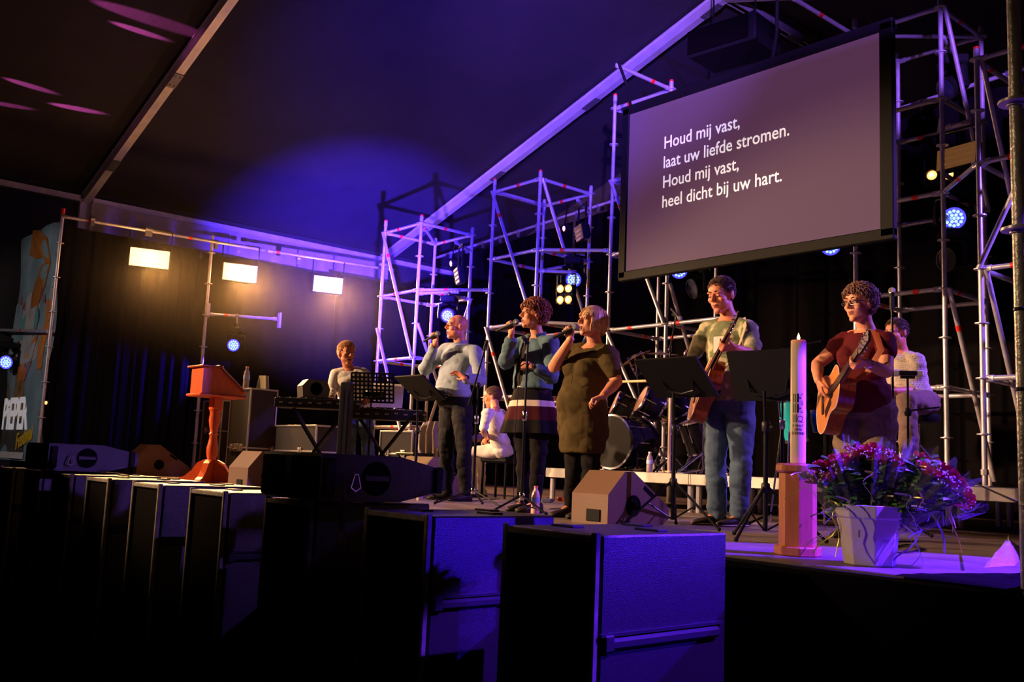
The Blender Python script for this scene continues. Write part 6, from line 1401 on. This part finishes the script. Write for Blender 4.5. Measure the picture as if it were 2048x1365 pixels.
# ---------------------------------------------------------------- guitars
def guitar(label, Bc, nd, fn, sc=1.0, top_col=(.62, .28, .08), side_col=(.30, .06, .02), group='acoustic guitars being played'):
    nd = nrm(nd); fn = nrm(V(fn)-nd*V(fn).dot(nd)); x = nd.cross(fn); M = frame(V(Bc), x*sc, nd*sc, fn*sc); t = thing('acoustic_guitar', label, 'guitar', Bc, group=group)
    ol = []
    def rad(y):   # half width along body length -.25...25
        pts = [(-.25, .0), (-.245, .06), (-.22, .13), (-.17, .178), (-.11, .197), (-.05, .186), (.0, .155), (.04, .134), (.08, .130), (.12, .140), (.17, .146), (.21, .122), (.235, .08), (.248, .03), (.25, 0)]
        for i in range(len(pts)-1):
            if y <= pts[i+1][0]: return lerp(pts[i][1], pts[i+1][1], (y-pts[i][0])/(pts[i+1][0]-pts[i][0]))
        return 0
    ys = [-.25+.5*(.5-.5*math.cos(math.pi*i/24)) for i in range(25)]; ol = [(rad(y), y) for y in ys]+[(-rad(y), y) for y in ys[::-1][1:-1]]
    b = MB(); b.prism(ol, .098, M @ Matrix.Translation((0, 0, -.10))); ob('body', b, mat('guitar_side_wood', side_col, .2, wood=1), t, True, True)
    b = MB(); b.prism(ol, .004, M @ Matrix.Translation((0, 0, -.002))); ob('soundboard', b, mat('guitar_top_%02d' % int(top_col[0]*100), top_col, .2, wood=1, var=.12), t, False, True)
    b = MB(); b.tube([M @ V((px_*1.005, py_*1.005, .001)) for px_, py_ in ol+[ol[0]]], .0028*sc, 5); ob('binding', b, mat('cream_binding', (.75, .6, .42), .4), t, True, True)
    b = MB(); b.lathe([(0, .0025), (.05, .0028), (.0505, .003), (.056, .0032), (.056, .002)], 26, M @ Matrix.Translation((0, .085, 0)), mi=0); b.lathe([(0, .0034), (.0495, .0034), (.0495, .003)], 26, M @ Matrix.Translation((0, .085, 0)), mi=1); ob('soundhole', b, [M_wood2, MT['hole_black']], t, True, True)
    b = MB(); b.box(M @ V((0, -.09, .007)), (.15*sc, .028*sc, .012*sc), M.to_3x3().normalized(), ch=.003); ob('bridge', b, mat('dark_rosewood', (.035, .015, .01), .4), t, False, True)
    b = MB(); R3 = M.to_3x3().normalized(); b.box(M @ V((.075, .01, .0035)), (.06*sc, .13*sc, .003*sc), R3 @ Matrix.Rotation(.35, 3, 'Z'), ch=.001); ob('pickguard', b, MT['dark_rosewood'], t, False, True)
    b = MB(); b.tube([M @ V((0, .20, -.022)), M @ V((0, .28, -.012)), M @ V((0, .62, -.008))], [(.030*sc, .022*sc), (.027*sc, .014*sc), (.023*sc, .012*sc)], 10, flat=tuple(fn)); ob('neck', b, mat('neck_mahogany', (.28, .10, .04), .35, wood=1), t, True, True)
    b = MB(); b.prism([(-.028, .13), (.028, .13), (.0225, .62), (-.0225, .62)], .006, M @ Matrix.Translation((0, 0, .004))); ob('fretboard', b, MT['dark_rosewood'], t, False, True)
    b = MB()
    for k in range(18): y = .62-.62*(1-2**(-(k+1)/12))*1.02; b.tube([M @ V((-.026, y, .0105)), M @ V((.026, y, .0105))], .0009, 4)
    ob('frets', b, M_chrome, t, False, True, kind='stuff')
    b = MB(); b.prism([(-.022, .62), (.022, .62), (.036, .66), (.034, .80), (.012, .81), (0, .80), (-.012, .81), (-.034, .80), (-.036, .66)], .014, M @ Matrix.Translation((0, 0, -.008))); ob('headstock', b, MT['dark_rosewood'] if sc < 1.01 else MT['neck_mahogany'], t, False, True)
    b = MB()
    for k in range(6): 
        X = (-.016+.0064*k); b.tube([M @ V((X, -.09, .014)), M @ V((X*.9, .62, .0125)), M @ V((X*1.2, .70, .009))], .0007, 3)
    ob('strings', b, mat('bronze_strings', (.7, .5, .3), .3, .9), t, False, True, kind='stuff')
    for s in (-1, 1):
        for k in range(3): b = MB(); y = .675+.043*k; b.tube([M @ V((.02*s, y, .006)), M @ V((.02*s, y, .018))], .004*sc, 8); b.tube([M @ V((.036*s, y, -.002)), M @ V((.05*s, y, -.002))], .0025*sc, 6); b.ell(M @ V((.058*s, y, -.002)), (.009*sc, .011*sc, .006*sc), R3, 8); ob('tuning_peg', b, M_chrome, t, True, True)
    return t, M
# ---------------------------------------------------------------- 4 young guitarist
p = base_person('young man with short brown hair playing guitar, print T-shirt and jeans', (-4.29, 5.82, SZ), V((-.12, -1, 0)), TM, .98, .98, 0, 1.13, 1.0, 1.05, 0); p.floor = SZ
J = p.J; p.head = J(1443, 591, .04); p.neck = J(1458, 637, -.02); p.hF = V((.02, -1, -.26)); p.shR = J(1416, 660, .0); p.shL = J(1497, 659, .0)
hips(p, J(1459, 806, -.02), .10)
Bc = J(1400, 776, .27); Hs = psph(1474, 633, Bc, .78, True); nd = nrm(Hs-Bc)
gt, GM = guitar('brown acoustic guitar held upright by the young guitarist', Bc, nd, V((-.78, -.52, .10)), 1.0, (.52, .17, .04))
lh = GM @ V((0, .535, -.02)); n_ = nrm(GM.to_3x3() @ V((0, 0, 1))); w_ = J(1449, 682, .30); 
gx = nrm(GM.to_3x3() @ V((1, 0, 0))); gx = gx if gx.z > 0 else -gx; lh = GM @ V((0, .50, -.01)); wl_, dl_, nl_ = gripw(lh, nd, gx*.85+n_*.45, False, .036, .06); p.wrL = wl_; p.elL = J(1508, 712, .10)
rhp = GM @ V((.03, -.0, .03)); p.elR = J(1381, 722, .06); p.wrR = rhp+V((-.02, -.03, .115)); 
legs(p, J(1431, 920, .05), gjoint(p, 1434, 1038, .03, SZ), J(1482, 920, .02), gjoint(p, 1478, 1042, -.04, SZ), td=(nrm(V((-.45, -.9, 0))), nrm(V((-.25, -1, 0)))))
body(p, [M_skin2], ARM_M, LEG_M, lambda mb: hand(mb, p.wrR, nrm(rhp-p.wrR+V((0, 0, -.03))), -n_, True, (.4, .5, .5, .55), 1.0), lambda mb: hand(mb, p.wrL, dl_, nl_, False, (.75, 1.0, 1.0, 1.0), 1.0, thumbcurl=1.0))
face_parts(p, p.root, (.06, .03, .02), False)
hair_short(p, p.root, mat('short_brown_hair', (.07, .028, .014), .6), .010, .25, 3000, .2, .006, .5, .004)
zc_ = J(1460, 712, 0).z
def shf(c):
    q = c+np.array(MW[p.root.name].translation)[None, :]; return ((q[:, 2] < zc_-.02+.0*q[:, 0]) & (np.abs(q[:, 0]-p.base.x) < .22)).astype(int)
garment(p, 't_shirt', [M_camo, M_wht], lambda mb: (top(mb, p, ARM_M, .014, .04, .955, (.78, 0), .014), mb.loft([ring(p, t, .030) for t in (.02, .08, .2, .35)], 24)), .008, faces=shf)
c, u, v_ = ring(p, .66, .022); q = c-u.normalized()*.055+v_*.99; b = MB(); b.box(q, (.11, .006, .12), rotz(.12), ch=.002); ob('chest_pocket', b, M_wht, p.root, False, True)
b = MB(); bb = GM @ V((0, -.25, -.05)); pts = [bb, c+u.normalized()*.15+v_*.75, p.shL+V((-.03, -.06, .06)), p.shL+V((-.04, .05, .05))]; b.tube([GM @ V((0, .2, -.08)), J(1452, 735, .14), J(1478, 690, .14), J(1490, 655, .10), p.shL+V((-.05, .0, .085)), p.shL+V((-.05, .09, .0))], [(.020, .003)]*6, 6, flat=(0, -1, 0)); ob('guitar_strap', b, mat('cream_strap', (.5, .38, .26), .7), gt, True, True)
garment(p, 'jeans', M_denim, lambda mb: pants(mb, p, LEG_M, .017, .10), .009); shoes(p, M_shoe, M_sole)
# ---------------------------------------------------------------- 5 guitarist in maroon
p = base_person('woman with short curly hair and glasses playing guitar, maroon top', (-3.28, 5.78, SZ), V((-.05, -1, 0)), TFm, 1.02, 1.04, .02, 1.02, .95, 1.0, 0); p.floor = SZ
J = p.J; p.head = J(1719, 609, .04); p.neck = J(1732, 662, -.02); p.hF = V((-.20, -.98, -.06)); p.shR = J(1687, 684, .0); p.shL = J(1772, 686, .0)
hips(p, J(1728, 822, -.02), .105)
Bc = J(1656, 796, .27); Hs = psph(1738, 671, Bc, .80, True); nd = nrm(Hs-Bc)
gt, GM = guitar('acoustic guitar slanting across the guitarist in maroon', Bc, nd, V((-.62, -.72, .12)), 1.0, (.60, .22, .06), (.12, .02, .012))
n_ = nrm(GM.to_3x3() @ V((0, 0, 1))); lh = GM @ V((0, .50, -.015)); gx = nrm(GM.to_3x3() @ V((1, 0, 0))); gx = gx if gx.z > 0 else -gx; wl_, dl_, nl_ = gripw(lh, nd, gx*.85+n_*.45, False, .034, .058); p.wrL = wl_; p.elL = J(1772, 745, .10)
rhp = GM @ V((.02, .02, .03)); p.elR = J(1634, 730, .10); p.wrR = rhp+V((-.03, -.02, .115))
legs(p, J(1706, 960, .03), gjoint(p, 1700, 1060, 0, SZ), J(1752, 960, .03), gjoint(p, 1748, 1064, -.04, SZ))
body(p, [M_skin], (.055, .050, .041, .040, .026), LEG_F, lambda mb: hand(mb, p.wrR, nrm(rhp-p.wrR+V((0, 0, -.03))), -n_, True, (.4, .5, .5, .55), .94), lambda mb: hand(mb, p.wrL, dl_, nl_, False, (.75, 1.0, 1.0, 1.0), .94, thumbcurl=1.0), bust=.075)
face_parts(p, p.root, (.06, .03, .02)); hair_short(p, p.root, mat('short_greying_curls', (.16, .07, .045), .55, var=.4, vscale=30), .030, .6, 2600, .4, .0, .8, .012, True)
r_, f_, u_ = head_axes(p); k = p.hs; Lh = lambda x, y, z: p.head+r_*(x*k)+f_*(y*k)+u_*(z*k)
b = MB()
for s in (-1, 1):
    b.tube([Lh(s*.033+.023*math.cos(a), .1005-.15*(s*.033+.023*math.cos(a))**2*8, .004+.017*math.sin(a)) for a in np.linspace(0, 2*math.pi, 15)], .0018, 5); b.tube([Lh(.056*s, .097, .008), Lh(.078*s, .07, .010), Lh(.082*s, -.01, .008)], .0018, 5)
b.tube([Lh(-.010, .104, .008), Lh(.010, .104, .008)], .0018, 5); ob('glasses', b, mat('glasses_frame', (.05, .03, .04), .3, .5), p.root, True, True)
garment(p, 'maroon_top', M_maroon, lambda mb: (top(mb, p, (.055, .050, .041, .040, .026), .014, .0, .955, (.34, 0), .014, bust=.066), mb.loft([ring(p, t, .026) for t in (-.05, .0, .08, .2, .32)], 24)), .009)
b = MB(); b.tube([GM @ V((0, .22, -.08)), J(1735, 745, .18), J(1762, 700, .16), p.shL+V((-.06, -.03, .08)), p.shL+V((-.07, .09, .03))], [(.022, .003)]*5, 6, flat=(0, -1, 0)); ob('guitar_strap', b, mat('brown_strap', (.25, .05, .02), .6), gt, True, True)
garment(p, 'checked_trousers', M_plaid, lambda mb: pants(mb, p, LEG_F, .024, .08, .01), .009); shoes(p); watch(p, p.wrL+nrm(p.elL-p.wrL)*.03, p.elL-p.wrL, .028, M_chrome, M_chrome, V((0, -.9, .3)))
# ---------------------------------------------------------------- 6 drummer
p = base_person('drummer in a dotted polo shirt seated behind the guitarist in maroon', (-3.62, 7.62, RSZ), V((-.35, -1, 0)), TM, 1.08, 1.05, .03, 1.0, 1.0, 1.1, 0); p.floor = RSZ
J = p.J; p.head = J(1793, 667, .04); p.neck = J(1800, 704, -.02); p.hF = V((-.2, -.95, -.15)); p.shR = J(1776, 722, 0); p.shL = J(1832, 724, 0); hips(p, DT+V((0, -.0, .66)), .10)
p.elR = J(1772, 775, .10); p.wrR = J(1765, 778, .36); p.elL = J(1832, 782, .02); p.wrL = J(1788, 783, .30)
p.knR = p.hipR+V((-.22, -.38, -.02)); p.knL = p.hipL+V((.04, -.42, -.02)); p.anR = V((p.knR.x-.02, p.knR.y-.04, RSZ+.09)); p.anL = V((p.knL.x+.02, p.knL.y+.02, RSZ+.09)); p.toR = p.anR+V((0, -.12, -.05)); p.toL = p.anL+V((0, -.12, -.05))
body(p, [M_skin2], ARM_M, LEG_M, lambda mb: hand(mb, p.wrR, V((-.3, -.9, .1)), V((0, 0, -1)), True, (1.1, 1.2, 1.2, 1.3), 1), lambda mb: hand(mb, p.wrL, V((-.6, -.7, .1)), V((0, 0, -1)), False, (1.1, 1.2, 1.2, 1.3), 1), .0065)
face_parts(p, p.root, (.06, .03, .02)); hair_short(p, p.root, MT['short_brown_hair'], .012, .3, 1800, .2, .0, .5)
garment(p, 'polo_shirt', M_polo, lambda mb: top(mb, p, ARM_M, .022, -.05, .95, (.6, 0), .026), .010); garment(p, 'shorts', mat('taupe_trousers', (.2, .13, .11), .8, bump=.2), lambda mb: pants(mb, p, LEG_M, .018, .1), .010); shoes(p)
for s, a, e in ((1, p.wrR+V((-.05, -.07, -.0)), V((-.35, -.3, -.05))), (2, p.wrL+V((-.08, -.06, -.0)), V((-.4, -.2, .02)))):
    t = thing('drumstick', 'wooden drumstick in the drummer\'s %s hand' % ('right' if s == 1 else 'left'), 'drumstick', a); b = MB(); b.tube([a-e*.25, a, a+e*.8], [.007, .007, .004], 8); b.ell(a+e*.82, (.006, .006, .006)); ob('stick', b, MT['pale_wood'], t, True, True)
# ---------------------------------------------------------------- 7 keyboard player
kp = V((py(700, 930, 5.9).x, 5.9, SZ))+kn*.42; kp.z = SZ
p = base_person('fair-haired man in a white shirt singing at the keyboards', kp, -kn, TM, 1.1, 1.1, 0, 1.2, 1.0, 1.15, .012); p.floor = SZ
J = p.J; p.head = J(693, 708, .05); p.neck = J(699, 738, -.0); p.hF = nrm(V((1, -.12, -.03))); p.shR = J(673, 750, 0); p.shL = J(727, 747, 0); hips(p, J(712, 830, -.12), .095)
p.elR = J(663, 782, .06); p.wrR = J(664, 797, .30); p.elL = J(740, 785, .04); p.wrL = J(735, 800, .30); hd_ = nrm(-kn+V((.0, 0, -.1)))
legs(p, J(700, 880, .02), gjoint(p, 698, 948, -.02, SZ), J(735, 880, .02), gjoint(p, 742, 948, -.02, SZ))
body(p, [M_skin2], ARM_M, LEG_M, lambda mb: hand(mb, p.wrR, hd_, V((0, 0, -1)), True, (.5, .55, .6, .6), 1), lambda mb: hand(mb, p.wrL, hd_, V((0, 0, -1)), False, (.5, .55, .6, .6), 1), .0065)
face_parts(p, p.root, (.3, .15, .07)); hair_short(p, p.root, mat('fair_hair', (.62, .32, .12), .5), .013, .3, 2600, .35, .0, .6, .010)
garment(p, 'white_shirt', M_wht, lambda mb: top(mb, p, ARM_M, .018, .02, .955, (1, .9), .014), .010); garment(p, 'jeans', M_denim, lambda mb: pants(mb, p, LEG_M, .014, .08), .010); shoes(p)
# ---------------------------------------------------------------- 8 seated girl
p = base_person('girl with tied-back hair sitting in white clothes, instrument in her lap', (GS.x, GS.y, SZ), nrm(V((-.80, -.60, 0))), TFm, .82, .85, 0, .95, .92, .85, 0); p.floor = SZ
J = p.J; p.head = J(985, 795, .06); p.neck = J(989, 818, .0); p.hF = nrm(V((-.8, -.65, -.18))); p.shR = J(974, 829, 0); p.shL = J(1003, 829, 0); hips(p, J(1006, 902, -.03), .085)
p.knR = J(940, 906, .36); p.knL = J(960, 908, .32); p.anR = V((J(946, 985, .30).x, J(946, 985, .30).y, SZ+.08)); p.anL = V((J(962, 985, .28).x, J(962, 985, .28).y, SZ+.08)); p.toR = p.anR+p.F*.1+V((0, 0, -.04)); p.toL = p.anL+p.F*.1+V((0, 0, -.04))
p.elR = J(966, 862, .04); p.wrR = J(974, 878, .20); p.elL = J(1008, 865, .02); p.wrL = J(990, 880, .20)
body(p, [M_skin], tuple(q*.85 for q in ARM_F), tuple(q*.85 for q in LEG_F), lambda mb: hand(mb, p.wrR, V((.3, -.6, -.2)), V((.2, 0, -1)), True, (.8,)*4, .85), lambda mb: hand(mb, p.wrL, V((-.6, -.5, -.2)), V((0, 0, -1)), False, (.8,)*4, .85), .0065)
face_parts(p, p.root, (.12, .05, .03)); hair_short(p, p.root, mat('tied_brown_hair', (.16, .06, .03), .5), .014, .1, 2200, .9, .0, .5, .006)
garment(p, 'white_top', M_wht, lambda mb: top(mb, p, tuple(q*.85 for q in ARM_F), .014, .0, .93, (.8, 0), .014), .010); garment(p, 'white_trousers', M_wht, lambda mb: pants(mb, p, tuple(q*.85 for q in LEG_F), .012, .08), .010); shoes(p, M_white)
vc = (p.wrR+p.wrL)/2+p.F*.06+V((0, 0, .0)); t = thing('violin', 'small dark violin lying in the seated girl\'s lap', 'violin', vc); M = frame(vc, nrm(V((.6, .75, .12))), nrm(V((-.65, .55, .3)))); b = MB(); b.prism([(-.17, .0), (-.14, .09), (-.06, .10), (-.02, .06), (.04, .06), (.08, .085), (.15, .075), (.18, 0), (.15, -.075), (.08, -.085), (.04, -.06), (-.02, -.06), (-.06, -.10), (-.14, -.09)], .035, M); ob('body', b, mat('violin_varnish', (.10, .03, .015), .2), t, False, True)
b = MB(); b.tube([M @ V((.10, 0, .04)), M @ V((.32, 0, .03))], .012, 8); b.ell(M @ V((.33, 0, .03)), (.018,)*3); ob('neck', b, M_black, t, True, True); b = MB(); b.box(M @ V((-.04, 0, .045)), (.01, .05, .03), M.to_3x3(), ch=.002); ob('bridge', b, MT['cream_binding'], t, False, True)
t = thing('violin_bow', 'thin dark bow held down across the girl\'s white trousers', 'bow', p.wrL); b = MB(); b.tube([p.wrL+V((.0, -.08, .05)), p.wrL+V((.02, -.14, -.38))], .006, 6); ob('stick', b, M_black, t, True, True)
# ================================================================ haze volume added round the warm floodlights for their glow
hz = bpy.data.materials.new('haze'); hz.use_nodes = True; nt = hz.node_tree; nt.nodes.remove(nt.nodes['Principled BSDF'])
vs_ = nt.nodes.new('ShaderNodeVolumeScatter'); vs_.inputs['Color'].default_value = (1, .82, .62, 1); vs_.inputs['Anisotropy'].default_value = .2
tc = nt.nodes.new('ShaderNodeTexCoord'); gr = nt.nodes.new('ShaderNodeTexGradient'); gr.gradient_type = 'QUADRATIC_SPHERE'; mp = nt.nodes.new('ShaderNodeMapping'); mp.inputs['Scale'].default_value = (1/2.6, 1/4.2, 1/1.9)
ml = nt.nodes.new('ShaderNodeMath'); ml.operation = 'MULTIPLY'; ml.inputs[1].default_value = .036
nt.links.new(tc.outputs['Object'], mp.inputs[0]); nt.links.new(mp.outputs[0], gr.inputs[0]); nt.links.new(gr.outputs['Fac'], ml.inputs[0]); nt.links.new(ml.outputs[0], vs_.inputs['Density']); nt.links.new(vs_.outputs[0], nt.nodes['Material Output'].inputs['Volume'])
o = ob('haze', MB().box((0, 0, 0), (5.2, 8.4, 3.8)), hz, kind='structure', loc=(-13.6, 6.8, 4.3))
